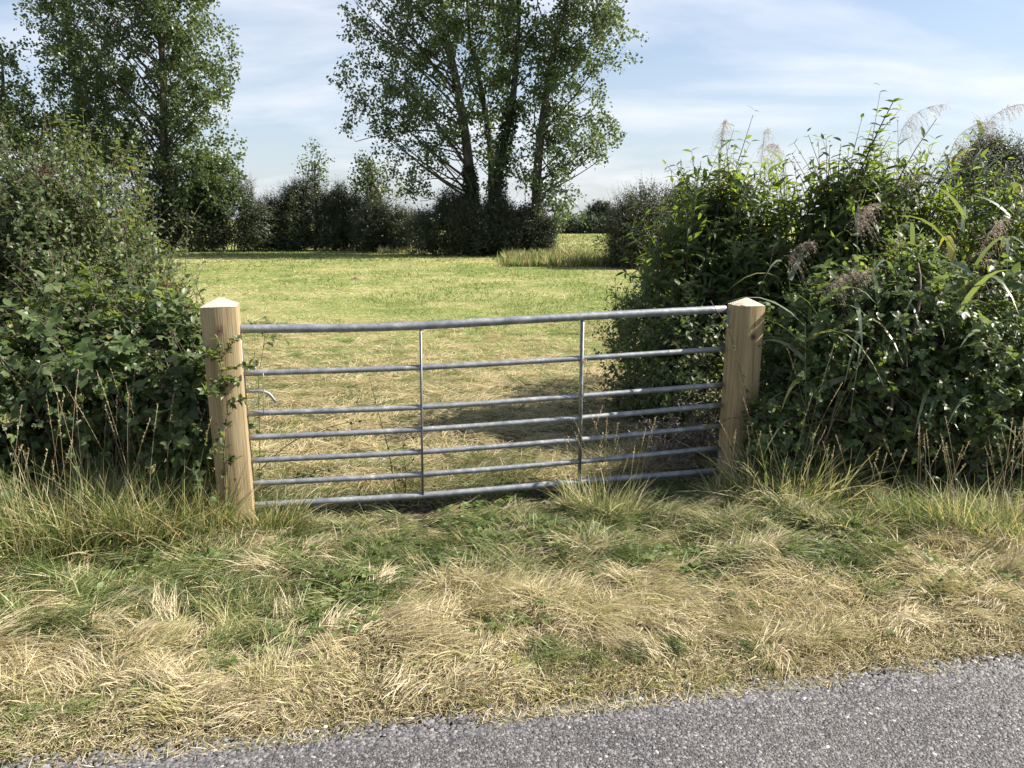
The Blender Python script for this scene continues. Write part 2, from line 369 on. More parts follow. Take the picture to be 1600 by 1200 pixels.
def setup_world():
    w = bpy.data.worlds.new('World'); SC.world = w; w.use_nodes = True
    nt = w.node_tree; N = nt.nodes; Lk = nt.links; N.clear()
    sky = N.new('ShaderNodeTexSky'); sky.sky_type = 'NISHITA'; sky.sun_disc = False
    sky.sun_elevation = SUN_EL; sky.sun_rotation = SUN_AZ; sky.altitude = 0; sky.air_density = 1.0; sky.dust_density = 1.0; sky.ozone_density = 2.0
    tc = N.new('ShaderNodeTexCoord'); sep = N.new('ShaderNodeSeparateXYZ'); Lk.new(tc.outputs['Generated'], sep.inputs[0])
    zz = N.new('ShaderNodeMath'); zz.operation = 'ADD'; zz.inputs[1].default_value = .22; Lk.new(sep.outputs['Z'], zz.inputs[0])
    cb = N.new('ShaderNodeCombineXYZ')
    for i, ax in enumerate('XY'):
        dv = N.new('ShaderNodeMath'); dv.operation = 'DIVIDE'; Lk.new(sep.outputs[ax], dv.inputs[0]); Lk.new(zz.outputs[0], dv.inputs[1]); Lk.new(dv.outputs[0], cb.inputs[i])
    mp = N.new('ShaderNodeMapping'); mp.inputs['Rotation'].default_value = (0, 0, .25); mp.inputs['Scale'].default_value = (.75, 1.25, 1); mp.inputs['Location'].default_value = (3.1, 1.3, 0)
    Lk.new(cb.outputs[0], mp.inputs[0])
    n = N.new('ShaderNodeTexNoise'); n.inputs['Scale'].default_value = 1.25; n.inputs['Detail'].default_value = 8; n.inputs['Roughness'].default_value = .55; n.inputs['Distortion'].default_value = .35
    Lk.new(mp.outputs[0], n.inputs['Vector'])
    cr = ramp(N, [(.44, (0, 0, 0)), (.56, (.45, .45, .45)), (.70, (1, 1, 1))]); Lk.new(n.outputs['Fac'], cr.inputs[0])
    # thicker veil of haze towards the horizon
    hz = N.new('ShaderNodeMapRange'); hz.inputs['From Min'].default_value = .0; hz.inputs['From Max'].default_value = .42; hz.inputs['To Min'].default_value = .62; hz.inputs['To Max'].default_value = .0
    Lk.new(sep.outputs['Z'], hz.inputs['Value'])
    m1 = N.new('ShaderNodeMix'); m1.data_type = 'RGBA'; Lk.new(hz.outputs[0], m1.inputs[0]); Lk.new(sky.outputs[0], m1.inputs[6]); m1.inputs[7].default_value = (4.5, 4.9, 5.6, 1)
    sc_ = N.new('ShaderNodeMath'); sc_.operation = 'MULTIPLY'; sc_.inputs[1].default_value = .85; Lk.new(cr.outputs[0], sc_.inputs[0])
    m2 = N.new('ShaderNodeMix'); m2.data_type = 'RGBA'; Lk.new(sc_.outputs[0], m2.inputs[0]); Lk.new(m1.outputs[2], m2.inputs[6]); m2.inputs[7].default_value = (6.5, 6.6, 7.0, 1)
    bg = N.new('ShaderNodeBackground'); bg.inputs['Strength'].default_value = .068; Lk.new(m2.outputs[2], bg.inputs[0])
    o = N.new('ShaderNodeOutputWorld'); Lk.new(bg.outputs[0], o.inputs[0])
    l = bpy.data.lights.new('sun', 'SUN'); l.energy = 5.0; l.angle = math.radians(.55); l.color = (1, .93, .82)
    lo = bpy.data.objects.new('sun', l); COL.objects.link(lo)
    from mathutils import Vector
    lo.rotation_euler = Vector(sun_dir).to_track_quat('Z', 'Y').to_euler()
    lo.location = (20, 10, 30)
setup_world()

# ------------------------------------------------------------------ ground and road
def graded(a, b, lo, hi, step, far):
    """fine spacing between lo..hi, growing outside"""
    xs = list(np.arange(lo, hi + 1e-6, step)); s = step
    while xs[-1] < b: s = min(s * 1.16, far); xs.append(xs[-1] + s)
    s = step
    while xs[0] > a: s = min(s * 1.16, far); xs.insert(0, xs[0] - s)
    return np.array(xs)

def build_ground():
    xs = graded(-700, 700, -4, 5, .045, 60); ys = graded(-60, 900, 1.9, 7.5, .045, 60)
    X, Y = np.meshgrid(xs, ys); Z = ground_h(X, Y)
    V = np.stack([X, Y, Z], -1).reshape(-1, 3); w = len(xs); h = len(ys)
    i = np.arange((h - 1) * w).reshape(h - 1, w)[:, :-1].ravel()
    me = bpy.data.meshes.new('ground')
    Q = np.stack([i, i + 1, i + w + 1, i + w], 1)
    me.vertices.add(len(V)); me.vertices.foreach_set('co', V.astype(np.float32).ravel())
    me.loops.add(Q.size); me.loops.foreach_set('vertex_index', Q.ravel().astype(np.int32))
    me.polygons.add(len(Q)); me.polygons.foreach_set('loop_start', (np.arange(len(Q)) * 4).astype(np.int32))
    me.update(calc_edges=True); me.polygons.foreach_set('use_smooth', np.ones(len(Q), bool))
    me.materials.append(ground_material())
    o = bpy.data.objects.new('ground', me); COL.objects.link(o); o['kind'] = 'structure'
build_ground()

def build_road():
    mb = MB(); xs = np.concatenate([np.linspace(-200, -6, 30), np.linspace(-5.8, 7, 130), np.linspace(7.5, 200, 30)])
    rows = []
    for off in (-5.2, -5.1, -2.6, -.6, -.05, .03):
        y = edge(xs) + off + (0 if off < -.04 else .05 * (vnoise(xs, xs * 0, 3.0, 9) - .5))
        z = np.full_like(xs, .0 if off > -5.15 and off < .0 else -.05) + (.02 * math.sin((off + 5) / 5 * PI) if -5.1 <= off < 0 else 0)
        rows.append(np.stack([xs, y, z], -1))
    V = np.concatenate(rows); n = len(xs); f = []
    for r in range(len(rows) - 1):
        for i in range(n - 1): f.append((r * n + i, r * n + i + 1, (r + 1) * n + i + 1, (r + 1) * n + i))
    mb.add(V, f); o = mb.build('road', road_material(), smooth=True); o['kind'] = 'structure'
    # loose stone chips pressed into and lying on the road
    n = 125000
    x = rng.uniform(-2.6, 3.4, n); s = -np.abs(rng.uniform(-.02, 1.25, n) ** 1.15) + rng.normal(0, .02, n)
    nb = 2600; x[:nb] = rng.uniform(-2.6, 3.4, nb); s[:nb] = rng.normal(-.02, .05, nb)
    y = edge(x) + s
    keep = (y > 1.55) | (np.arange(n) < nb); x = x[keep]; y = y[keep]; s = s[keep]; n = len(x)
    r = .0026 + .0038 * rng.random(n) ** 2 + .004 * (rng.random(n) < .015) + .003 * (np.abs(s) < .09) * rng.random(n)
    oc = np.array([[1, 0, 0], [-.5, .87, 0], [-.5, -.87, 0], [.5, .87, 0], [.5, -.87, 0], [-1, 0, 0], [0, 0, 1], [0, 0, -1]], float)[[0, 3, 1, 5, 2, 4, 6, 7]]
    f = [(i, (i + 1) % 6, 6) for i in range(6)]
    J = oc[None] * (1 + .5 * (rng.random((n, 8, 1)) - .5)) * r[:, None, None] * np.array([1, 1, .62])
    J[:, 6, :2] += (rng.random((n, 2)) - .5) * r[:, None] * .9
    a = rng.random(n) * 2 * PI; c, sn = np.cos(a)[:, None], np.sin(a)[:, None]
    st = (1 + .5 * rng.random(n))[:, None]
    vx = J[..., 0] * st; vy = J[..., 1]
    V = np.stack([vx * c - vy * sn, vx * sn + vy * c, J[..., 2]], -1)
    zb = .02 * np.sin((np.clip(s, -5, 0) + 5) / 5 * PI) + rng.random(n) * .0026 - .0016
    zb = np.where(s > -.02, np.maximum(zb, ground_h(x, y) + .004), zb)
    V += np.stack([x, y, zb], -1)[:, None]
    var = np.clip(rng.random(n) * .95 + .12 * (fbm(x, y, .9, 30) - .5), 0, .97); var[rng.random(n) < .006] = 1
    m2 = MB().add(V[:, :7], f, var)
    o = m2.build('road_chippings', chip_material()); tag(o, 'loose grey stone chippings on the lane surface and its edge', 'gravel', kind='stuff')
build_road()

# ------------------------------------------------------------------ gate and posts
GL = np.array([-1.50, 4.12, 0]); GR = np.array([1.36, 4.79, 0])
gd = norm(GR - GL); gn = np.array([gd[1], -gd[0], 0])         # along the gate / towards the road
GAL = galv_material('galvanised_steel', .78)

def on_gate(px, py):
    r = _ray(px, py); o = np.array([0, 0, CAM_H])
    t = np.dot(GL - o, gn) / np.dot(r, gn)
    return o + r * t

def build_gate():
    g = thing('metal_gate', (GL + GR) / 2, 'galvanised grey seven bar metal field gate hung between two timber posts', 'gate')
    L0 = (GL + GR) / 2
    def rail(name, pts, r):
        mb = MB(); P = spline([on_gate(*p) for p in pts], 40)
        tubes(mb, P[None], r, 14); mb.build(name, GAL, g, True, L0)
    ext = 60
    rail('top_rail', [(366, 514), (520, 512.5), (660, 508.5), (900, 495), (1133, 483)], .024)
    for pts in ([(378, 583.5), (660, 574), (905, 560), (1131, 545)],
                [(380, 646), (660, 636), (905, 619), (1128, 601)],
                [(382, 684), (660, 671), (905, 653), (1126, 633)],
                [(384, 720), (660, 706), (905, 687), (1124, 666)],
                [(386, 756), (660, 741), (905, 721), (1122, 700)]):
        rail('rail', pts, .0165)
    rail('bottom_rail', [(388, 790), (660, 774), (905, 753), (1120, 736)], .021)
    GAL_SHADE = galv_material('galvanised_steel_shaded', .6)  # same steel coloured darker, shade on the uprights' fronts put into the colour
    def flat(name, a, b, w, t, off):
        A, B = on_gate(*a), on_gate(*b); az = norm(B - A); mb = MB()
        box_mb(mb, (A + B) / 2 + gn * off, norm(np.cross(gn, az)), gn, az, w / 2, t / 2, np.linalg.norm(B - A) / 2)
        mb.build(name, GAL_SHADE, g, False, L0)
    flat('upright_brace', (657, 512), (660.5, 774), .010, .038, 0)
    flat('upright_brace', (910, 498), (905, 753), .012, .038, 0)
    # hinge stile at the right end, latch stile behind the left post
    flat('end_stile', (1139.5, 485), (1127, 737), .011, .030, -.004)
    flat('end_stile', (372, 514), (390, 790), .03, .03, -.0)
    # latch: hooked handle and drop rod
    mb = MB(); P = spline([on_gate(384, 612), on_gate(405, 611), on_gate(420, 615), on_gate(431, 628)], 14) + gn * .0
    tubes(mb, P[None], .0085, 10); mb.build('latch_handle', GAL, g, True, L0)
    mb = MB(); P = spline([on_gate(411.5, 582), on_gate(412, 614), on_gate(412.5, 646)], 8) + gn * .02
    tubes(mb, P[None], .0028, 8); mb.build('latch_rod', GAL, g, True, L0)
    for py in (508, 715):
        A = on_gate(1136 if py < 600 else 1125, py); mb = MB()
        box_mb(mb, A + gn * .004 + gd * .012, gd, gn, UP, .02, .022, .018)
        mb.build('hinge', GAL, g, False, L0)
build_gate()

def build_post(base, w, h, yaw, mm, em, label, tw, lean=0):
    g = thing('gate_post', base, label, 'gate post')
    ang = math.atan2(gd[1], gd[0]) + yaw
    a = w / 2; c = .004
    # rounded-square section with small chamfers, slightly wany
    sec = np.array([(-a + c, -a), (a - c, -a), (a, -a + c), (a, a - c), (a - c, a), (-a + c, a), (-a, a - c), (-a, -a + c)])
    zs = np.array([-.35, 0, .2, .45, .7, .95, h])
    V = []
    for i, z in enumerate(zs):
        s = sec * (1 + .006 * math.sin(z * 5 + w * 40)); V += [(x + .0015 * math.sin(z * 7), y, z) for x, y in s]
    n = len(zs); f = []
    for i in range(n - 1):
        for j in range(8): f.append((i * 8 + j, i * 8 + (j + 1) % 8, i * 8 + 8 + (j + 1) % 8, i * 8 + 8 + j))
    f.append(tuple(range(8))[::-1])
    mb = MB(); mb.add(np.array(V), f)
    o = mb.build('shaft', mm, g)
    # pyramid cap cut into the timber end
    V2 = [(x * 1.004, y * 1.004, h) for x, y in sec * (1 + .006 * math.sin(h * 5 + w * 40))] + [(0.004, 0.003, h + tw)]
    mb = MB(); mb.add(np.array(V2), [(j, (j + 1) % 8, 8) for j in range(8)])
    o2 = mb.build('pyramid_top', em, g)
    g.rotation_euler = (0, lean, ang)
    return g
EG = endgrain_material()
KN = (.10, .06, .035)
wl = wood_material('left_post_timber', [((-.005, -.089, 1.115), .017, (.16, .11, .07), .5), ((-.003, -.089, 1.118), .008, KN, .7), ((.012, -.089, .30), .0075, KN, .8), ((-.06, -.089, .62), .005, (.2, .13, .07), .6)], [((.012, -.089, 1.13), .003, KN, .1)], 1.7)
wr = wood_material('right_post_timber', [((.015, -.083, .985), .018, (.05, .03, .02), 1.1), ((-.03, -.0875, 1.05), .005, KN, .8), ((-.0875, .0, .55), .006, KN, .8)], [((.018, -.083, 1.08), .0035, (.09, .055, .03), .05)], 5.2)
pl = at(352, 640, 4.16); bl = np.array([pl[0], 4.10, 0])
build_post((-1.543, 4.085, 0), .178, 1.245, 0.0, wl, EG, 'left timber gate post with pyramid top, a thorn sapling growing in front of it', .045, math.radians(-.4))
build_post((1.44, 4.745, 0), .166, 1.175, 0.0, wr, EG, 'right timber gate post with pyramid top, cracked above a dark knot, thorny twigs across it', .045, math.radians(.3))

# twine tied on the second upright
def build_twine():
    mb = MB()
    for k in range(4):
        pts = []
        for t in np.linspace(0, 1, 6):
            px = 909 - 4 * t + rng.normal(0, 3) + (10 * math.sin(t * PI) if k < 3 else -2)
            py = 558 + t * 66 + rng.normal(0, 1.5)
            pts.append(on_gate(px, py) + gn * (.026 + .006 * rng.random()))
        tubes(mb, spline(pts, 16)[None], .0016, 5)
    for k in range(3):
        pts = [on_gate(906, 562 + 2 * k) + gn * .03, on_gate(914, 561 + 2 * k) + gn * .03, on_gate(914, 562 + 2 * k) - gn * .03, on_gate(906, 563 + 2 * k) - gn * .03, on_gate(906, 562 + 2 * k) + gn * .03]
        tubes(mb, spline(pts, 14)[None], .0018, 5)
    for k in range(2):
        pts = [on_gate(912, 600) + gn * .03, on_gate(922 + 8 * k, 604) + gn * .045, on_gate(932 + 6 * k, 612 + 5 * k) + gn * .04]
        tubes(mb, spline(pts, 8)[None], .0013, 4)
    o = mb.build('baler_twine', M['straw']); tag(o, 'frayed tan baler twine knotted round the right upright of the gate', 'twine')
build_twine()

# ------------------------------------------------------------------ shrubs
def n3(p, s, o=0):
    x, y, z = p[:, 0], p[:, 1], p[:, 2]
    return (vnoise(x + .37 * y, z + .21 * y, s, o) + vnoise(y + .5 * z, x - .33 * z, s, o + 3)) / 2

def in_blobs(p, blobs, k=1.0):
    m = np.zeros(len(p), bool)
    for b in blobs:
        q = (p - np.array(b[:3])) / np.array(b[3:]); m |= (q * q).sum(1) < k
    return m

def sample_blobs(blobs, n, depth=.35, front=.25, lump=0., holes=0.):
    B = np.array(blobs, float); wgt = (B[:, 3] * B[:, 5] + B[:, 3] * B[:, 4] + B[:, 4] * B[:, 5]); wgt /= wgt.sum()
    ps = []; ns = []; got = 0
    while got < n:
        k = rng.choice(len(B), n * 2, p=wgt); d = rdir(n * 2)
        d[:, 1] -= front * rng.random(n * 2); d = norm(d)
        r = 1 - depth * rng.random(n * 2) ** 1.3
        p0 = B[k, :3] + d * B[k, 3:]; sc = 1.6 / max(.3, float(B[:, 5].mean()))
        if lump: r = r * (1 + lump * 2 * (n3(p0, sc, 60) - .5) + lump * 1.3 * (n3(p0, sc * 2.7, 61) - .5))
        p = B[k, :3] + d * B[k, 3:] * r[:, None]
        ok = (p[:, 2] > .04)
        if holes: ok &= rng.random(n * 2) < np.where(n3(p, sc * 3, 62) < .36 + .1 * holes, 1 - holes, 1)
        ok = ok & ~in_blobs(p, blobs, (1 - depth * .9) ** 2 * .98)
        ps.append(p[ok]); ns.append(norm(d / B[k, 3:])[ok]); got += ok.sum()
    return np.concatenate(ps)[:n], np.concatenate(ns)[:n]

def shoots(mbl, mbs, p, n, length, K, L, W, tpl, up=.5, jitter=.5, droop=.15, curl=.15, fold=.25, spread=.95, leaflets=1, srad=.0025, t0=.15, varf=None, opposite=False, nup=.6):
    N = len(p)
    length = length * (.6 + .8 * rng.random(N))
    d = norm(n * .7 + UP * up + rng.normal(size=(N, 3)) * jitter * .6)
    st = p - d * (length * .55)[:, None]
    st[:, 2] = np.maximum(st[:, 2], .03)
    bend = np.array([0, 0, -1]) * droop + rng.normal(size=(N, 3)) * .12
    ts = np.linspace(0, 1, 5)
    P = st[:, None] + d[:, None] * length[:, None, None] * ts[None, :, None] + bend[:, None] * length[:, None, None] * (ts ** 2)[None, :, None]
    if mbs is not None: tubes(mbs, P, srad * np.linspace(1.3, .45, 5)[None] * (.7 + .6 * rng.random((N, 1))), 3)
    tk = np.linspace(t0, 1, K); az = rng.random(N)[:, None] * 6.28 + np.arange(K)[None] * (1.5708 if opposite else 2.4)
    reps = 2 if opposite else 1
    out = []
    sv = rng.random(N)
    for rp in range(reps):
        T = np.clip(tk[None] + rng.normal(0, .03, (N, K)), 0, 1.03)
        pp = st[:, None] + d[:, None] * (length[:, None] * T)[..., None] + bend[:, None] * (length[:, None] * T ** 2)[..., None]
        tan = norm(d[:, None] + 2 * bend[:, None] * T[..., None])
        a1 = norm(np.cross(tan, np.array([.3, .1, .95]) + 0 * tan)); a2 = np.cross(tan, a1)
        A = (az + rp * PI)[..., None]
        rad = a1 * np.cos(A) + a2 * np.sin(A)
        ld = norm(tan * (1.05 - spread * (1 - .5 * T[..., None])) + rad * spread + UP * .1 + rng.normal(size=pp.shape) * .18)
        taper = (1 - .45 * np.clip((T - .55) / .45, 0, 1)) * (.65 + .6 * rng.random((N, K)))
        nt = norm(UP * nup + n[:, None] * .62 + rng.normal(size=pp.shape) * .38)
        f = lambda x: x.reshape(-1, x.shape[-1])
        pp_, ld_, nt_ = f(pp), f(ld), f(nt); tp = taper.ravel()
        vv = np.repeat(sv, K) * .55 + rng.random(N * K) * .45
        if varf is not None: vv = varf(pp_, vv)
        for q in range(leaflets):
            if q == 0: dd, off = ld_, ld_ * (L * .28 * (leaflets > 1))
            else:
                sd = norm(np.cross(ld_, nt_)) * (1 if q % 2 else -1)
                dd = norm(ld_ * .45 + sd); off = ld_ * (L * .25 * (1 - (q > 2)))
            sc = tp * (1 if q == 0 else .82)
            mbl.add(leaves(pp_ + off * sc[:, None], dd, nt_, L * sc, W * sc, tpl, curl, fold), tpl[1], vv)

def main_stems(mb, base_pts, tops, r=.012, sides=5):
    b = np.asarray(base_pts); t = np.asarray(tops); n = len(b)
    ts = np.linspace(0, 1, 7); mid = rng.normal(size=(n, 3)) * .12
    P = b[:, None] + (t - b)[:, None] * ts[None, :, None] + mid[:, None] * (np.sin(ts * PI))[None, :, None]
    tubes(mb, P, r * np.linspace(1.2, .3, 7)[None] * (.6 + .7 * rng.random((n, 1))), sides)

def shrub(name, label, cat, blobs, spec, leafmat, stems=14, group=None, twig='twig', stem_r=.013, extra=None):
    b0 = np.array([np.mean([b[0] for b in blobs]), np.mean([b[1] for b in blobs]), 0])
    g = thing(name, b0, label, cat, group)
    ml, ms = MB(), MB()
    for s in spec:
        s = dict(s); n = s.pop('n'); depth = s.pop('depth', .35); front = s.pop('front', .25); tall = s.pop('top', None)
        p, nn = sample_blobs(blobs, n, depth, front, s.pop('lump', .28), s.pop('holes', .7))
        if tall: 
            q = nn[:, 2] > tall; p, nn = p[q], nn[q]
        shoots(ml, ms, p, nn, s.pop('length'), s.pop('K'), s.pop('L'), s.pop('W'), s.pop('tpl', LF), **s)
    if extra: extra(ml, ms)
    p, nn = sample_blobs(blobs, stems, .6, 0)
    bb = b0 + (p - b0) * np.array([.55, .5, 0]); bb[:, 2] = -.03
    main_stems(ms, bb, p, stem_r)
    ml.build('foliage', leafmat, g, False, b0); ms.build('stems', M[twig], g, True, b0)
    return g

# left of the gate ---------------------------------------------------
haw_spec = [dict(n=2300, length=.30, K=9, L=.046, W=.015, depth=.6, srad=.0024, spread=.9, droop=.1, jitter=.8),
            dict(n=420, length=.55, K=15, L=.042, W=.0135, depth=.2, up=1.1, jitter=.6, droop=.1, srad=.0028, top=-.1),
            dict(n=60, length=.85, K=18, L=.038, W=.012, depth=.2, up=1.6, jitter=.5, droop=.05, srad=.0035, top=.2)]
HL1 = [(-3.0, 5.25, 1.2, .66, .7, .98), (-2.62, 5.05, .84, .45, .55, .70), (-3.05, 5.1, 1.62, .36, .4, .55)]
HL2 = [(-3.95, 5.15, 1.1, .85, .85, .92), (-4.9, 5.0, 1.1, .8, .8, .95)]
shrub('hawthorn_bush', 'tall small leaved hawthorn bush with a sprawling top, behind the bramble left of the gate', 'bush', HL1, haw_spec, M['haw'])
shrub('hawthorn_bush', 'hawthorn bush at the far left edge of the photo, its top reaching the left poplar', 'bush', HL2, haw_spec, M['haw'])
br_spec = [dict(n=560, length=.42, K=6, L=.076, W=.029, leaflets=3, depth=.6, srad=.003, spread=1.0, droop=.35, up=.45, curl=.2, lump=.6),
           dict(n=700, length=.36, K=8, L=.042, W=.017, leaflets=1, depth=.8, srad=.003, droop=.1, up=.8, jitter=1.0, lump=.5),
           dict(n=34, length=.85, K=9, L=.062, W=.023, leaflets=3, depth=.2, srad=.004, droop=.7, up=1.0, jitter=.8)]
shrub('bramble_bush', 'bramble with large pale green leaves in front of the hawthorn, against the left gate post', 'bush',
      [(-2.05, 4.5, .78, .34, .34, .50), (-2.45, 4.42, .82, .44, .38, .52), (-1.80, 4.22, .62, .16, .2, .46)], br_spec, M['bramble'])
shrub('bramble_bush', 'dense bramble at the left edge of the photo above long grass', 'bush',
      [(-3.05, 4.25, .72, .46, .42, .56), (-3.75, 4.15, .8, .6, .5, .6)], br_spec, M['bramble'])

# right of the gate --------------------------------------------------
el_spec = [dict(n=850, length=.6, K=7, L=.125, W=.020, depth=.5, srad=.0045, spread=.95, droop=.05, up=1.0, jitter=.5, opposite=True, curl=.35, nup=.7, lump=.45),
           dict(n=500, length=.34, K=6, L=.075, W=.017, depth=.8, srad=.003, droop=.15, jitter=.8)]
def el(n1, n2):
    a, b = dict(el_spec[0]), dict(el_spec[1]); a['n'] = n1; b['n'] = n2
    c = dict(a); c.update(n=max(10, n1 // 22), length=.8, K=9, up=1.8, jitter=.4, top=.25, depth=.2)
    return [a, b, c]
shrub('elder_bush', 'leafy elder with narrow bright leaves rising behind the right gate post, nearest the field opening', 'bush',
      [(1.50, 6.5, 1.15, .40, .5, .72), (1.85, 6.3, 1.1, .40, .5, .8), (1.62, 6.3, 1.7, .25, .3, .42)], el(520, 330), M['elder'])
def tall_shoot(ml, ms):
    P = spline([at(1330, 300, 5.75), at(1352, 250, 5.75), at(1372, 205, 5.75), at(1395, 160, 5.75)], 12)
    tubes(ms, P[None], np.linspace(.008, .003, 12)[None], 5)
    for i in range(2, 12):
        d = norm(P[min(i + 1, 11)] - P[max(i - 1, 0)])
        for k in range(4):
            a = i * 1.57 + k * PI + (.5 if k > 1 else 0); rd = np.array([math.cos(a), math.sin(a) * .6, .15])
            ml.add(leaves(P[i][None], (rd + d * .3)[None], UP[None] + rng.normal(size=(1, 3)) * .2, [.13 - .005 * i], [.02], LF, .35, .25), LF[1])
shrub('elder_bush', 'elder bush right of the gate with one dark shoot standing highest against the sky', 'bush',
      [(2.35, 6.2, 1.15, .5, .5, .82), (2.95, 6.2, 1.2, .5, .5, .86), (2.5, 6.0, 1.75, .32, .3, .36)], el(640, 360), M['elder'], extra=tall_shoot)
shrub('elder_bush', 'elder bush at the right edge of the photo half hidden by reeds', 'bush',
      [(3.75, 6.2, 1.15, .6, .55, .86), (4.7, 6.1, 1.2, .7, .6, .95), (5.8, 6.1, 1.1, .8, .6, .95)], el(800, 450), M['elder'])
shrub('blackthorn_bush', 'low leafy bush spilling into the field behind the right end of the gate', 'bush',
      [(1.12, 6.5, .55, .36, .6, .56), (1.3, 5.75, .5, .3, .5, .6), (1.5, 7.4, .7, .5, .7, .7)],
      [dict(n=1100, length=.26, K=9, L=.055, W=.015, depth=.5, srad=.0025, up=.6), dict(n=200, length=.35, K=10, L=.05, W=.014, depth=.15, up=.7, srad=.0025)], M['haw'])
brr = [dict(n=900, length=.36, K=6, L=.066, W=.0245, leaflets=3, depth=.5, srad=.003, spread=1.0, droop=.3, up=.3, curl=.18, front=.5, lump=.4),
       dict(n=40, length=.9, K=9, L=.06, W=.022, leaflets=3, depth=.2, srad=.004, droop=.7, up=1.0, jitter=.8),
       dict(n=900, length=.3, K=9, L=.032, W=.012, leaflets=1, depth=.6, srad=.0025, droop=.15)]
shrub('bramble_bush', 'dark glossy bramble close beside the right gate post', 'bush',
      [(2.0, 4.88, .68, .42, .42, .68), (2.45, 4.9, .76, .44, .46, .76), (1.74, 4.70, .34, .20, .22, .36), (1.60, 4.60, .30, .14, .10, .36)], brr, M['bramble'])
shrub('bramble_bush', 'wide shaded bramble at the right edge, behind the yellow green grass tuft', 'bush',
      [(2.9, 4.86, .74, .48, .46, .74), (3.6, 4.95, .76, .55, .5, .78), (4.5, 5.2, .8, .8, .6, .85)], brr, M['bramble'])

shrub('bramble_bush', 'small dark bramble clump hiding the lower right side of the right gate post', 'bush',
      [(1.60, 4.50, .34, .12, .10, .34), (1.72, 4.45, .22, .16, .12, .22)],
      [dict(n=80, length=.24, K=6, L=.055, W=.021, leaflets=3, depth=.7, srad=.0025, droop=.3), dict(n=90, length=.22, K=7, L=.034, W=.012, depth=.8, srad=.002, up=.7)], M['bramble'], stems=8, stem_r=.005)

# grey dead scrub under the right end of the gate
shrub('dead_scrub', 'grey dry dead stems heaped behind the bars at the right gate post', 'dead plants',
      [(1.12, 5.15, .12, .32, .3, .32), (1.3, 5.35, .18, .25, .3, .36)],
      [dict(n=260, length=.22, K=8, L=.028, W=.006, depth=.8, srad=.0022, jitter=1.4, up=.3)], M['greydead'], stems=10, twig='deadtwig', stem_r=.004)

# ------------------------------------------------------------------ reeds
def reed(x, y, h, lean, label, tone=0., plume=True, nl=7, ll=.5):
    z0 = float(ground_h(np.array(x), np.array(y)))
    g = thing('reed', (x, y, z0), label, 'reed', 'reeds growing through the hedge right of the gate')
    base = np.array([x, y, z0]); ln = np.array([lean[0], lean[1], 0.])
    ts = np.linspace(0, 1, 12); P = base + np.outer(ts, [0, 0, h]) + np.outer(ts ** 2, ln)
    mb = MB(); tubes(mb, P[None], np.linspace(.0055, .002, 12)[None], 6); mb.build('stem', M['straw'] if tone > .8 else M['reedleaf'], g, True, base)
    k = nl; tt = np.linspace(.35, .97, k) + rng.normal(0, .02, k)
    pp = np.array([np.interp(tt, ts, P[:, i]) for i in range(3)]).T
    a = np.arange(k) * PI + rng.normal(0, .5, k) + rng.random() * 6
    d = np.stack([np.cos(a), np.sin(a) * .75 - .15, .75 + .5 * rng.random(k)], -1)
    L = ll * (.6 + .7 * rng.random(k)); bend = np.stack([0 * a, 0 * a, -.25 - .9 * rng.random(k)], -1)
    V = leaves(pp, d, UP[None] + rng.normal(size=(k, 3)) * .3, L, .013 + .014 * rng.random(k), BL5, 0, .2, bend)
    va = np.clip(rng.random(k) * .8 + tone * .25 + (rng.random(k) < .15) * .3, 0, 1)
    for q in range(k): MB().add(V[q:q + 1], BL5[1], va[q:q + 1]).build('leaf_blade', M['reedleaf'], g, False, base)
    if plume:
        mp = MB(); n = 85; u = rng.random(n) ** .9; tip = P[-1]; ax = norm(P[-1] - P[-2])
        dr = np.array([ln[0], ln[1], 0]) + np.append(rng.normal(0, .12, 2), 0); dr = norm(dr + 1e-4)
        al = .30 * (.7 + .6 * rng.random())
        ray = np.linspace(0, 1, 9); axis = tip + np.outer(ray * al, ax) + np.outer(ray ** 2 * al * .75, dr) + np.outer(ray ** 3, [0, 0, -.35 * al])
        tubes(mp, axis[None], np.linspace(.0018, .0006, 9)[None], 4, .3)
        st = np.stack([np.interp(u, ray, axis[:, q]) for q in range(3)], -1)
        sp = norm(norm(rng.normal(size=(n, 3)) * np.array([.6, .6, .3]) + dr * .8 + UP * .25))
        br = (.04 + .13 * rng.random(n)) * (1.1 - .75 * u)
        T4 = np.linspace(0, 1, 4); dn = np.array([0, 0, -1.])
        Pb = st[:, None] + sp[:, None] * (br[:, None] * T4)[..., None] + dn * (br[:, None] * T4 ** 2 * 1.1)[..., None]
        tubes(mp, Pb, .00045, 3, .5)
        for q in range(6):
            w = (q + 1) / 6; pc = st + sp * (br * w)[:, None] + dn * (br * w * w * 1.1)[:, None]
            mp.add(leaves(pc, rdir(n) * .35 + dn * w + sp * .7, rdir(n), .012 + .010 * rng.random(n), .0015, RH), RH[1])
        mp.build('plume', M['plume'], g, False, base)
    return g
rd = []
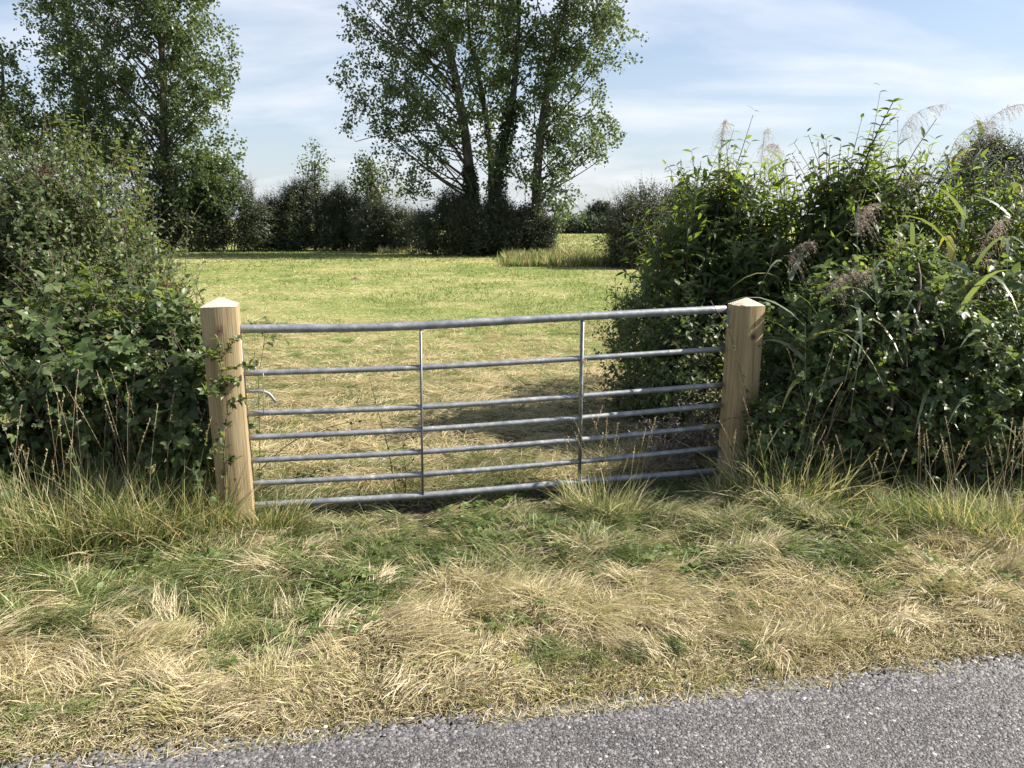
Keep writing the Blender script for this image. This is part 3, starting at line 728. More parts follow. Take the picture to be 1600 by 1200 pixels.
R = [  # px of the top, py of the top, Y, lean px, tone, label
    (1262, 470, 4.72, -8, .9, 'yellowed reed nearest the right gate post with broad broken leaves'),
    (1284, 430, 4.85, 20, .2, 'reed with a brown drooping plume just right of the broken yellow reed'),
    (1240, 395, 5.5, -10, .3, 'short purple plumed reed above the right gate post'),
    (1345, 430, 4.85, 25, .4, 'reed with a fluffy tan plume low in the hedge, above the bramble'),
    (1408, 395, 4.95, 15, .1, 'reed without a plume, dull green, left of the widest reed blade'),
    (1440, 330, 4.9, 60, .1, 'tall reed without a plume, with the widest blue green blade slanting to the right'),
    (1500, 300, 5.1, 20, .2, 'reed without a plume standing below the dark round tree'),
    (1480, 215, 6.3, 10, .2, 'tall reed with a tan plume standing out against the sky near the dark tree'),
    (1515, 190, 6.4, 14, .2, 'highest reed plume on the skyline at the right of the photo'),
    (1555, 240, 6.0, 12, .2, 'reed without a plume leaning across the dark round tree'),
    (1590, 285, 5.6, 20, .3, 'reed with a heavy plume cut by the right edge of the photo'),
    (1125, 205, 6.8, 6, .1, 'lone thin reed plume above the left elder bush'),
    (1186, 240, 6.7, -4, .1, 'thin grey reed plume in the dip between two elder bushes'),
    (1236, 232, 6.6, 8, .1, 'slender reed plume left of the highest elder shoot'),
    (1408, 195, 6.3, 8, .1, 'slender reed plume right of the highest elder shoot'),
    (1385, 290, 5.9, 15, .2, 'plumed reed in the middle of the right hedge under the highest elder shoot'),
    (1530, 380, 4.8, 30, .5, 'low reed with pale shining leaves at the right edge'),
    (1460, 420, 4.75, -25, .2, 'reed without a plume, its leaf blades crossing above the glossy bramble'),
    (1575, 450, 4.7, 14, .1, 'low green reed without a plume at the right edge'),
    (1330, 330, 5.6, -18, .1, 'reed bending left in the middle of the right hedge'),
]
for px, py, Y, lp, tone, lab in R:
    Y -= .17 if Y < 5.15 else 0
    t = at(px, py, Y); lx = lp / F * Y * 1.6
    reed(t[0] - lx, Y, t[2] - .12, (lx, rng.normal(0, .1)), lab, tone, 'without' not in lab and 'yellowed' not in lab, 13 if Y < 5.6 else 8, .64 if Y < 5.6 else .42)

# ------------------------------------------------------------------ grasses
def blades(mb, x, y, L, W, elev, az, bend, var, tpl=BL3, z=None):
    n = len(x); z = ground_h(x, y) if z is None else z
    d = np.stack([np.cos(az) * np.cos(elev), np.sin(az) * np.cos(elev), np.sin(elev)], -1)
    nt = rdir(n) * .8 + UP
    bv = np.zeros((n, 3)); bv[:, 2] = -bend; bv[:, :2] += rng.normal(size=(n, 2)) * .1
    mb.add(leaves(np.stack([x, y, z - .004], -1), d, nt, L, W, tpl, 0, .15, bv), tpl[1], var)

def build_verge():
    mb = MB(); n = 285000
    x = rng.uniform(-3.5, 4.4, n); s = rng.uniform(-.06, 2.9, n); y = edge(x) + s
    hol = sstep(.40, .26, fbm(x, y, 2.6, 19, 2))
    edge_n = .22 * (fbm(x, x * 0 + 3, 2.2, 21, 3) - .5) + .10 * (vnoise(x, x * 0, 6., 22) - .5)
    dens = sstep(-.02, .10, s + edge_n) * (.6 + .4 * sstep(.25, .5, fbm(x, y, 6, 8, 2) + .15 * sstep(.2, .8, s)))
    dg = np.exp(-((y - gate_y(x)) / .16) ** 2) * (np.abs(x) < 1.45); dens = dens * (1 - .6 * dg) * (1 - .75 * hol * sstep(.3, .6, s))
    keep = rng.random(n) < dens; x, y, s = x[keep], y[keep], s[keep]; n = len(x)
    # lay direction: combed swathes
    az = .55 + 2.6 * (fbm(x, y, .9, 12, 2) - .5) + 2.2 * (vnoise(x, y, 4.5, 13) - .5) + rng.normal(0, .55, n)
    az = az + rng.normal(0, 1.3, n) * sstep(.95, .25, s + .5 * (fbm(x, y, 1.4, 24, 2) - .5))
    az = az + PI * (rng.random(n) < .12 + .76 * sstep(.40, .72, fbm(x, y, 2.3, 14, 2)))
    tuft = fbm(x, y, 3.0, 15, 2)
    short = sstep(.55, .1, s)
    L = (.035 + .11 * rng.random(n)) * (1 - .5 * short) * (1 - .45 * np.exp(-((y - gate_y(x)) / .22) ** 2)) * (.6 + .9 * sstep(.35, .7, tuft))
    el_ = np.radians(np.clip(rng.normal(17 + 16 * sstep(.5, .7, tuft), 19, n), -6, 80))
    W = .0011 + .0011 * rng.random(n)
    # colour: straw near the lane, green patches further back
    gm = fbm(x, y, 1.25, 16, 3)
    gb = sstep(.55, 1.05, s) * (.30 + .28 * np.exp(-((x + 1.9) / 1.0) ** 2) + .16 * np.exp(-((x - .1) / .9) ** 2) - .10 * sstep(1.0, 2.2, x))
    green = sstep(-.10, .16, gm - .66 + gb * .85) 
    brown = np.exp(-(((x + .9) / .6) ** 2 + ((s - 1.75) / .25) ** 2))
    var = np.where(rng.random(n) < green * .74, rng.random(n) * .46, .52 + .42 * rng.random(n))
    var = np.where(rng.random(n) < .12 + .5 * brown, .93 + .07 * rng.random(n), var)
    zl = ground_h(x, y) + .05 * rng.random(n) ** 1.3 * (1 - .7 * short) 
    blades(mb, x, y, L, W, el_, az, .18 + .2 * rng.random(n), var, BL3, zl)
    # cut swaths: bunches of longer blades flopped the same way from one root
    nc = 1800; cx = rng.uniform(-3.4, 4.3, nc); cs = .12 + 1.75 * rng.random(nc) ** .9; cy = edge(cx) + cs
    cnt = rng.integers(30, 110, nc); ci = np.repeat(np.arange(nc), cnt); n = len(ci)
    ca = .5 + 3.4 * (fbm(cx, cy, 1.1, 12, 2) - .5) + rng.normal(0, .7, nc) + PI * (rng.random(nc) < .35)
    cl = (.07 + .16 * rng.random(nc)) * (1 - .5 * sstep(.6, .1, cs)); ce = rng.normal(24, 12, nc)
    gp = sstep(-.12, .12, fbm(cx, cy, 1.25, 16, 3) - .60 + .55 * sstep(.6, 1.1, cs) * (.45 + .35 * np.exp(-((cx + 1.9) / 1.) ** 2) + .3 * np.exp(-((cx - .1) / 1.) ** 2)))
    cg = rng.random(nc) < gp * .7; tone = np.where(cg, .12 + .36 * rng.random(nc), .58 + .3 * rng.random(nc))
    x = cx[ci] + rng.normal(0, .035, n); y = cy[ci] + rng.normal(0, .03, n)
    blades(mb, x, y, cl[ci] * (.6 + .7 * rng.random(n)), .0011 + .0012 * rng.random(n), np.radians(np.clip(ce[ci] + rng.normal(0, 9, n), 0, 75)), ca[ci] + rng.normal(0, .3, n),
           .2 + .3 * rng.random(n), np.clip(tone[ci] + rng.normal(0, .06, n), 0, .93), BL5, ground_h(x, y) + .02 + .02 * rng.random(n))
    # short dry litter along the lane edge
    n = 106000; x = rng.uniform(-3.5, 4.4, n); s = np.abs(rng.normal(0, .38, n)) - .04; y = edge(x) + s
    en = .22 * (fbm(x, x * 0 + 3, 2.2, 21, 3) - .5) + .10 * (vnoise(x, x * 0, 6., 22) - .5)
    k = rng.random(n) < sstep(-.06, .06, s + en) + .012; x, y = x[k], y[k]; n = len(x)
    blades(mb, x, y, .02 + .05 * rng.random(n), .0009 + .0010 * rng.random(n), np.radians(rng.normal(14, 16, n)), rng.random(n) * 6.28, .1 + 0 * x, np.where(rng.random(n) < .12, .3, .55 + .45 * rng.random(n)), BL3, np.maximum(ground_h(x, y), np.where(edge(x) > y, .006, -1)) + .022 * rng.random(n) * sstep(-.02, .1, y - edge(x)))
    o = mb.build('verge_grass', M['grass']); tag(o, 'mown straw coloured and green grass lying on the verge before the gate', 'grass', kind='stuff')
build_verge()

def build_field():
    mb = MB()
    for (y0, y1, n, L0, w0) in ((4.6, 8, 110000, .085, .0017), (8, 16, 110000, .10, .0034), (16, 30, 70000, .12, .007), (30, 46, 45000, .15, .014)):
        y = y0 + (y1 - y0) * rng.random(n); half = .1 + y * .62; x = (rng.random(n) * 2 - 1) * half
        keep = y > gate_y(x) + .05; x, y = x[keep], y[keep]; m = len(x)
        g1 = fbm(x, y, .22, 40, 3); g2 = fbm(x, y * .8, 1.3, 41, 3); band = sstep(7.5, 13, y) * .13
        straw = sstep(-.10, .10, .5 * g1 + .5 * g2 - .21 - band * 2.3)
        den = .45 + .55 * vnoise(x, y, 2.5 / (1 + y0 * .05), 42)
        k2 = rng.random(m) < den; x, y, straw = x[k2], y[k2], straw[k2]; m = len(x)
        var = np.where(rng.random(m) < straw, .52 + .42 * rng.random(m), rng.random(m) * .5)
        var = np.where(rng.random(m) < .05 + .5 * sstep(.60, .75, fbm(x, y, .9, 44, 2)) * straw, .97, var)
        az = rng.random(m) * 2 * PI
        el_ = np.radians(np.where(var > .5, rng.normal(14, 14, m), rng.normal(42, 18, m)))
        blades(mb, x, y, L0 * (.5 + .9 * rng.random(m)), w0 * (.6 + .8 * rng.random(m)), el_, az, .2, var)
    nc = 2200; cy = 4.7 + 8 * rng.random(nc) ** 1.5; cx = (rng.random(nc) * 2 - 1) * (.2 + cy * .5); k = cy > gate_y(cx) + .15; cx, cy = cx[k], cy[k]; nc = len(cx)
    cnt = rng.integers(30, 90, nc); ci = np.repeat(np.arange(nc), cnt); n = len(ci)
    ca = rng.random(nc) * 6.28; tone = np.where(rng.random(nc) < .86, .6 + .3 * rng.random(nc), .1 + .35 * rng.random(nc)); tone = np.where(rng.random(nc) < .1, .97, tone)
    x = cx[ci] + rng.normal(0, .06, n); y = cy[ci] + rng.normal(0, .05, n)
    blades(mb, x, y, .08 + .14 * rng.random(n), .0014 + .0012 * rng.random(n), np.radians(np.clip(rng.normal(16, 12, n), 0, 70)), ca[ci] + rng.normal(0, .45, n), .2 + .2 * rng.random(n), np.clip(tone[ci] + rng.normal(0, .05, n), 0, 1), BL3, ground_h(x, y) + .02 * rng.random(n))
    o = mb.build('field_grass', M['field']); tag(o, 'cut hay field of patchy green and straw coloured stubble beyond the gate', 'grass', kind='stuff')
build_field()

def weeds():
    mb = MB(); n = 12000
    x = rng.uniform(-2.8, 3.2, n); s = rng.uniform(.45, 2.3, n); y = edge(x) + s
    k = rng.random(n) < sstep(.50, .68, fbm(x, y, 3.1, 50, 2) + .10 * np.exp(-((x + .1) / .8) ** 2 - ((s - 1.25) / .5) ** 2)) * (.3 + .7 * np.exp(-((x - .1) / 1.1) ** 2 - ((s - 1.3) / .6) ** 2)); x, y = x[k], y[k]; n = len(x)
    z = ground_h(x, y) + .025 + .045 * rng.random(n); a = rng.random(n) * 6.28
    for q in range(3):
        d = np.stack([np.cos(a + q * 2.1), np.sin(a + q * 2.1), .35 + 0 * a], -1)
        mb.add(leaves(np.stack([x, y, z], -1), d, UP[None] + rng.normal(size=(n, 3)) * .4, .022 + .026 * rng.random(n), .008 + .008 * rng.random(n), LF, .25, .15), LF[1])
    o = mb.build('clover_patches', M['weed']); tag(o, 'small dark green clover and weed leaves among the verge grass', 'weeds', kind='stuff')
weeds()

def tuft(name, label, c, rad, n, h, green=.5, cat='grass tuft', w=.0024, seed=0, upright=62, heads=0, group=None, yscale=.6, flop=.35):
    z0 = float(ground_h(np.array(c[0]), np.array(c[1])))
    base = np.array([c[0], c[1], z0])
    mb = MB(); r = rad * np.sqrt(rng.random(n)); a = rng.random(n) * 6.28
    x = c[0] + r * np.cos(a); y = c[1] + r * np.sin(a) * yscale
    out = np.arctan2(np.sin(a) * yscale, np.cos(a)) + rng.normal(0, .8, n)
    el_ = np.radians(np.clip(rng.normal(upright, 14, n), 8, 88))
    L = h * (.35 + .75 * rng.random(n))
    var = np.where(rng.random(n) < green, .08 + rng.random(n) * .42, .55 + .4 * rng.random(n)); var = np.where(rng.random(n) < .05, .99, var)
    blades(mb, x, y, L, w * 1.25 * (.5 + .9 * rng.random(n)), el_, out, flop * (.3 + rng.random(n)), var, BL5)
    o = None
    if heads:
        g = thing(name, base, label, cat, group)
        mb.build('blades', M['tallgrass'], g, False, base)
        k = heads; xx = c[0] + rng.normal(0, rad * .5, k); yy = c[1] + rng.normal(0, rad * .4, k)
        a = rng.random(k) * 6.28; ls = h * (1.1 + .5 * rng.random(k)); le = .12 + .3 * rng.random(k)
        ts = np.linspace(0, 1, 6)
        P = np.stack([xx, yy, ground_h(xx, yy)], -1)[:, None] + np.stack([np.cos(a) * le, np.sin(a) * le * .5, 0 * a], -1)[:, None] * (ls[:, None] * ts ** 1.6)[..., None] + UP * (ls[:, None] * ts)[..., None]
        for i in range(k):
            mh = MB(); tubes(mh, P[i:i + 1], np.linspace(.0014, .0008, 6)[None], 3, rng.random())
            t = rng.uniform(.80, 1, 22); pc = np.stack([np.interp(t, ts, P[i, :, j]) for j in range(3)], -1)
            mh.add(leaves(pc, rng.normal(size=(22, 3)) * .4 + UP, rdir(22), .013, .0022, RH), RH[1])
            mh.build('seed_stalk', M['straw'], g, False, base)
        return g
    o = mb.build(name, M['tallgrass'], None, False, base)
    tag(o, label, cat, group)
    return o

G_ = lambda px, py: gnd(px, py)[:2]
tuft('grass_tuft', 'upright green and straw tuft growing through the gate bars near the right upright', G_(940, 808), .20, 420, .40, .45, heads=16)
tuft('grass_tuft', 'bright yellow green tuft in front of the bramble at the right', G_(1460, 838), .26, 800, .36, .85, heads=14)
tuft('grass_tuft', 'tall straw tuft with seed heads at the right edge of the photo', G_(1555, 850), .30, 700, .42, .5, heads=16)
tuft('grass_tuft', 'loose dry grass at the foot of the right gate post', G_(1190, 790), .30, 620, .34, .45, heads=12, upright=48)
tuft('grass_tuft', 'tangle of tall dry stems standing against the bramble right of the right gate post', G_(1240, 790), .34, 700, .62, .35, heads=10, upright=66, flop=.5)
tuft('grass_tuft', 'dark lank grass between the right gate post and the yellow green tuft', G_(1320, 825), .36, 900, .34, .6, upright=38, heads=8)
tuft('grass_tuft', 'grass growing up round the foot of the left gate post', G_(392, 826), .24, 1100, .36, .55, heads=4)
tuft('grass_tuft', 'tall mixed grass left of the left gate post with red brown stems', G_(250, 835), .38, 2000, .60, .55, heads=14)
tuft('grass_tuft', 'long green grass with pale stems below the bramble at the left', G_(120, 850), .42, 2200, .62, .6, heads=16)
tuft('grass_tuft', 'dark green grass at the left edge of the photo', G_(20, 880), .34, 1400, .44, .75, heads=18)
tuft('grass_tuft', 'low flattened grass in front of the tall mixed grass on the left', G_(200, 905), .42, 1500, .28, .75, upright=30)
tuft('grass_tuft', 'short yellow green grass spreading toward the lane at the far left', G_(70, 965), .40, 900, .22, .7, upright=34)
tuft('grass_tuft', 'yellow grass spilling forward from the left gate post', G_(345, 885), .26, 650, .24, .5, upright=36)
tuft('grass_tuft', 'low pale grass bank at the right edge above the lane', G_(1500, 915), .45, 900, .26, .3, upright=30)
tuft('grass_tuft', 'small dry tuft overhanging the lane edge below the middle of the gate', G_(870, 1070), .16, 420, .10, .05, upright=40)
tuft('grass_tuft', 'small dry tuft overhanging the lane edge right of the middle', G_(1070, 1062), .14, 380, .10, .05, upright=40)

# ------------------------------------------------------------------ small plants and litter
def sprig(name, label, pts, cat, leafm, L, W, nleaf, r=.003, twigs=5, tl=.12, twigm='twig', tpl=LF):
    P = spline(pts, 18); base = P[0].copy()
    g = thing(name, base, label, cat); ms, ml = MB(), MB()
    tubes(ms, P[None], np.linspace(r, r * .4, 18)[None], 5)
    ends = [P]
    for k in range(twigs):
        i = rng.integers(3, 16); d = norm(rdir(1)[0] * np.array([1, .6, .6]) + UP * .35); ln = tl * (.6 + .8 * rng.random())
        Q = np.array([P[i] + d * ln * t + np.array([0, 0, -.15]) * ln * t * t for t in np.linspace(0, 1, 6)])
        tubes(ms, Q[None], np.linspace(r * .6, r * .25, 6)[None], 4); ends.append(Q)
    for Q in ends:
        m = max(1, int(nleaf * (2.2 if Q is P else 1))); t = rng.uniform(.12, 1, m) * (len(Q) - 1); i = np.minimum(t.astype(int), len(Q) - 2); fr = (t - i)[:, None]
        pp = Q[i] * (1 - fr) + Q[i + 1] * fr; d = rdir(m) + norm(Q[i + 1] - Q[i]) * .6 + UP * .2
        ml.add(leaves(pp, d, UP[None] + rng.normal(size=(m, 3)) * .5, L * (.6 + .7 * rng.random(m)), W * (.6 + .7 * rng.random(m)), tpl, .2, .25), tpl[1])
    ms.build('stem', M[twigm], g, True, base); ml.build('leaves', leafm, g, False, base)
    return g
def yl(Y, *pp): return [at(px, py, Y) for px, py in pp]
sprig('thorn_sapling', 'leafy thorn sapling standing in front of the left gate post', yl(3.93, (352, 800), (350, 720), (355, 640), (346, 580), (340, 525)), 'sapling', M['haw'], .038, .013, 26, .004, 13, .14)
sprig('thorn_sapling', 'thin sapling behind the gate bars beside the left gate post', yl(4.5, (402, 800), (406, 700), (404, 600), (412, 540), (416, 500)), 'sapling', M['haw'], .032, .011, 8, .003, 7, .12)
sprig('bramble_runner', 'dark thorny runner with few leaves slanting down across the right gate post', yl(4.60, (1110, 470), (1140, 520), (1160, 590), (1172, 640), (1178, 700)), 'runner', M['bramble'], .026, .010, 8, .0025, 6, .1)
sprig('bramble_runner', 'dark twig crossing low in front of the right gate post', yl(4.58, (1225, 640), (1180, 650), (1150, 652), (1120, 658)), 'runner', M['bramble'], .026, .010, 4, .0025, 4, .1)
sprig('bramble_runner', 'bare bramble runner arching through the lower bars near the left gate post', yl(4.35, (405, 735), (450, 695), (500, 672), (545, 660), (590, 655)), 'runner', M['bramble'], .024, .009, 2, .003, 2, .1)
sprig('bramble_runner', 'runner lying through the lowest bars beside the left gate post', yl(4.35, (395, 770), (440, 752), (480, 742), (530, 728)), 'runner', M['bramble'], .03, .011, 5, .003, 3, .1)
sprig('dead_stalk', 'dark dead stalk leaning behind the gate left of the first upright', yl(4.42, (624, 800), (606, 700), (590, 640), (577, 588)), 'stalk', M['deadleaf'], .018, .004, 5, .0032, 3, .07)
sprig('dead_stalk', 'short brown dead stalk with small twigs close to the first upright', yl(4.45, (632, 790), (634, 740), (630, 700), (640, 660)), 'stalk', M['deadleaf'], .018, .005, 7, .0028, 6, .09)
sprig('dead_stalk', 'thin dry stalk lying on the verge in front of the gate', [np.append(G_(600, 880), .06), np.append(G_(660, 850), .10), np.append(G_(720, 825), .11)], 'stalk', M['deadleaf'], .02, .004, 1, .003, 2, .08)
for (px, py, Y, s, lab) in ((62, 268, 5.0, .11, 'rust brown dried dock seed head high in the hawthorn at the left'),
                            (268, 452, 4.75, .09, 'dark brown dried seed head at the edge of the field left of the gate post'),
                            (290, 480, 4.7, .05, 'small brown dried seed head low beside the left gate post')):
    c = at(px, py, Y); g = thing('dock_seed_head', c, lab, 'seed head'); ml, ms = MB(), MB(); n = 260
    p = c + rdir(n) * s * rng.random((n, 1)) ** .5 * np.array([1, .6, .55])
    ml.add(leaves(p, rdir(n), rdir(n), .013, .005, RH), RH[1])
    tubes(ms, spline([c + [0, 0, s * .3], c + [.02, .05, -.3], c + [.05, .1, -.9]], 8)[None], .003, 4)
    ml.build('seeds', M['deadleaf'], g, False, c); ms.build('stem', M['twig'], g, False, c)

def litter(px, py, L, W, az, m, label, name='fallen_leaf', el_=.25):
    c = gnd(px, py); x, y = np.array([c[0]]), np.array([c[1]]); z = ground_h(x, y) + .045
    mb = MB(); d = np.array([[math.cos(az), math.sin(az), el_]])
    base = np.array([c[0], c[1], z[0]])
    mb.add(leaves(base[None], d, UP[None] + .3 * rdir(1), [L], [W], LF, .25, .35), LF[1], [.97 if m is M['elder'] else .5])
    o = mb.build(name, m, None, False, base); tag(o, label, 'leaf')
litter(808, 1062, .075, .008, 1.75, M['elder'], 'narrow yellow leaf standing up out of the dry verge grass', el_=.5)
litter(1380, 1010, .055, .022, .2, M['weed'], 'grey green curled leaf on the dry grass near the lane at the right')
litter(725, 1080, .11, .006, .75, M['straw'], 'broad pale straw blade lying on the verge near the lane', 'dry_blade', .1)
# pale flints in the gateway
for i, (px, py, r, lab) in enumerate(((515, 715, .035, 'pale stone in the field behind the left half of the gate'), (582, 722, .045, 'largest pale flint stone behind the gate left of the first upright'), (600, 730, .03, 'small pale stone touching the largest flint behind the gate'))):
    c = gnd(px, py); c[2] = ground_h(np.array(c[0]), np.array(c[1])) + r * .4
    mb = MB(); V = []; f = []; nu, nv = 10, 6
    for a in range(nv + 1):
        for b in range(nu):
            th, ph = PI * a / nv, 2 * PI * b / nu; q = r * (1 + .22 * math.sin(3 * ph + i) * math.sin(th) + .15 * rng.normal())
            V.append(c + q * np.array([math.sin(th) * math.cos(ph) * 1.3, math.sin(th) * math.sin(ph), math.cos(th) * .7]))
    for a in range(nv):
        for b in range(nu): f.append((a * nu + b, a * nu + (b + 1) % nu, a * nu + nu + (b + 1) % nu, a * nu + nu + b))
    mb.add(np.array(V), f, 1.0); o = mb.build('flint_stone', bpy.data.materials['stone_chip'], None, False, c); tag(o, lab, 'stone')

def molehill(px, py, r, label):
    c = gnd(px, py); c[2] = ground_h(np.array(c[0]), np.array(c[1])) - .01; mb = MB(); nu, nv = 22, 8; V = [c + [0, 0, r * .42]]; f = []
    for a in range(1, nv + 1):
        for b in range(nu):
            q = a / nv; ph = 2 * PI * b / nu; rr = r * q * (1 + .15 * math.sin(3 * ph + px) + .1 * rng.normal())
            V.append(c + [rr * math.cos(ph), rr * math.sin(ph), r * .42 * (1 - q) ** .8 * (1 + .25 * rng.normal()) * (a < nv)])
    for b in range(nu): f.append((0, 1 + b, 1 + (b + 1) % nu))
    for a in range(nv - 1):
        for b in range(nu): f.append((1 + a * nu + b, 1 + a * nu + nu + b, 1 + a * nu + nu + (b + 1) % nu, 1 + a * nu + (b + 1) % nu))
    mb.add(np.array(V), f, .5); o = mb.build('molehill', bark_mat('molehill_earth', (.10, .065, .04), (.20, .135, .085), 40), None, False, c); tag(o, label, 'molehill')
molehill(556, 438, .16, 'small brown earth molehill in the middle of the field above the gate')

# ------------------------------------------------------------------ far hedges
def hedge_shrub(label, px, base_py, top_py, wpx, Y, m='hedge', n=2600, leaf=.11, name='hedge_shrub', cat='shrub', wisps=220, group='shrubs of the far hedgerow'):
    c = at(px, 385, Y); x = c[0]; zt = at(px, top_py, Y)[2]; hw = 1.22 * wpx / F * Y / 2; zt *= 1.03
    bl = [(x, Y, zt * .48, hw * .8, 1.1, zt * .5), (x - hw * .45, Y - .3, zt * .38, hw * .6, 1.0, zt * .42), (x + hw * .45, Y - .3, zt * .36, hw * .6, 1.0, zt * .44), (x + rng.normal(0, .3) * hw, Y, zt * .65, hw * .5, .8, zt * .34)]
    return shrub(name, label, cat, bl, [dict(n=n, length=.7, K=7, L=leaf, W=leaf * .33, tpl=RH, depth=.5, srad=.004, jitter=.8, front=.5, lump=.4),
                 dict(n=wisps * 3, length=1.1, K=9, L=leaf * .75, W=leaf * .25, tpl=RH, depth=.12, up=1.3, srad=.004, jitter=.5, top=.35)], M[m], stems=10, group=group, stem_r=.03)
hedge_shrub('far hedge shrub under the left poplar at the left, mostly hidden by the near hawthorn', 150, 385, 265, 260, 40)
hedge_shrub('far hedge shrub at the foot of the left poplar trunk', 285, 385, 285, 130, 40)
hedge_shrub('lighter olive feathery far shrub at the right foot of the left poplar', 370, 385, 278, 110, 40)
hedge_shrub('lowest stretch of dark hedge right of the left poplar', 435, 385, 305, 100, 41)
hedge_shrub('tall dark far shrub below the narrow poplar shoot on the hedge', 495, 385, 282, 110, 41)
hedge_shrub('far shrub with bare grey twigs on top between the two poplar shoots', 550, 385, 290, 90, 41)
hedge_shrub('rounded far hedge end with olive leaves left of the central poplars', 605, 385, 318, 80, 39)
hedge_shrub('small pale shrub in the gap left of the central poplars', 655, 385, 330, 50, 42, n=900, wisps=80)
hedge_shrub('dark thicket at the foot of the left stem of the central poplars', 705, 395, 300, 100, 36)
hedge_shrub('dark thicket below the ivy covered stem of the central poplars', 770, 395, 305, 100, 35.5)
hedge_shrub('grey brown twiggy thicket at the foot of the right stem of the central poplars', 822, 395, 325, 80, 35.5)
hedge_shrub('large dark rounded bush closing the right side of the field', 1035, 410, 288, 150, 27, n=4200, leaf=.085, group=None)
hedge_shrub('low dark bush at the left foot of the large rounded bush, by the field gap', 992, 410, 345, 70, 28, n=1300, leaf=.085, group=None)
hedge_shrub('dark round tree top showing over the reeds at the right edge of the photo', 1545, 400, 195, 170, 24, n=4200, leaf=.085, name='round_tree', cat='tree', group=None)
hedge_shrub('far dark hedge seen through the gap in the field boundary', 905, 368, 338, 130, 85, 'hedge_far', 1500, .28, group=None)
hedge_shrub('small rounded far tree top above the distant hedge in the gap', 937, 368, 318, 50, 88, 'hedge_far', 900, .28, name='distant_tree', cat='tree', group=None)
# the far hedge goes on past the gap on both sides
for i, (px, tp, w) in enumerate(((1120, 330, 300), (1420, 325, 330), (620, 335, 300), (200, 330, 420))):
    pass
def dry_strip():
    mb = MB(); n = 9000
    px = rng.uniform(790, 1000, n) + rng.normal(0, 8, n); Y = 31 + 2.4 * np.clip(rng.normal(size=n), -1.6, 1.6); x = (px - 800) / F * Y * 1.02; y = Y; hh = .3 + .5 * vnoise(x, y, 1.3, 70)
    var = np.where(rng.random(n) < .3, .5 + .3 * rng.random(n), .0 + .3 * rng.random(n)); var = np.where(rng.random(n) < .22, .98, var)
    blades(mb, x, y, hh * (.4 + .75 * rng.random(n)), .012 + .008 * rng.random(n), np.radians(rng.normal(72, 12, n)), rng.random(n) * 6.28, .25 + 0 * x, var, BL3)
    n = 2600; x = rng.uniform(-6.5, -1.2, n); y = 37.5 + rng.random(n) * 1.5
    var = np.where(rng.random(n) < .7, .54 + .4 * rng.random(n), .1 + .35 * rng.random(n))
    blades(mb, x, y, .2 + .5 * rng.random(n) ** 2, .012 + .006 * rng.random(n), np.radians(rng.normal(68, 14, n)), rng.random(n) * 6.28, .3 + 0 * x, var, BL3)
    n = 5000; y = 44 + 34 * rng.random(n); x = y * rng.uniform(.03, .22, n)
    blades(mb, x, y, .08 + .2 * rng.random(n), .03 + .02 * rng.random(n), np.radians(rng.normal(60, 15, n)), rng.random(n) * 6.28, .3 + 0 * x, np.where(rng.random(n) < .6, .46 + .26 * rng.random(n), .3), BL3)
    o = mb.build('long_dry_grass', M['field']); tag(o, 'strip of long pale uncut grass along the far edge of the field', 'grass', kind='stuff')
dry_strip()

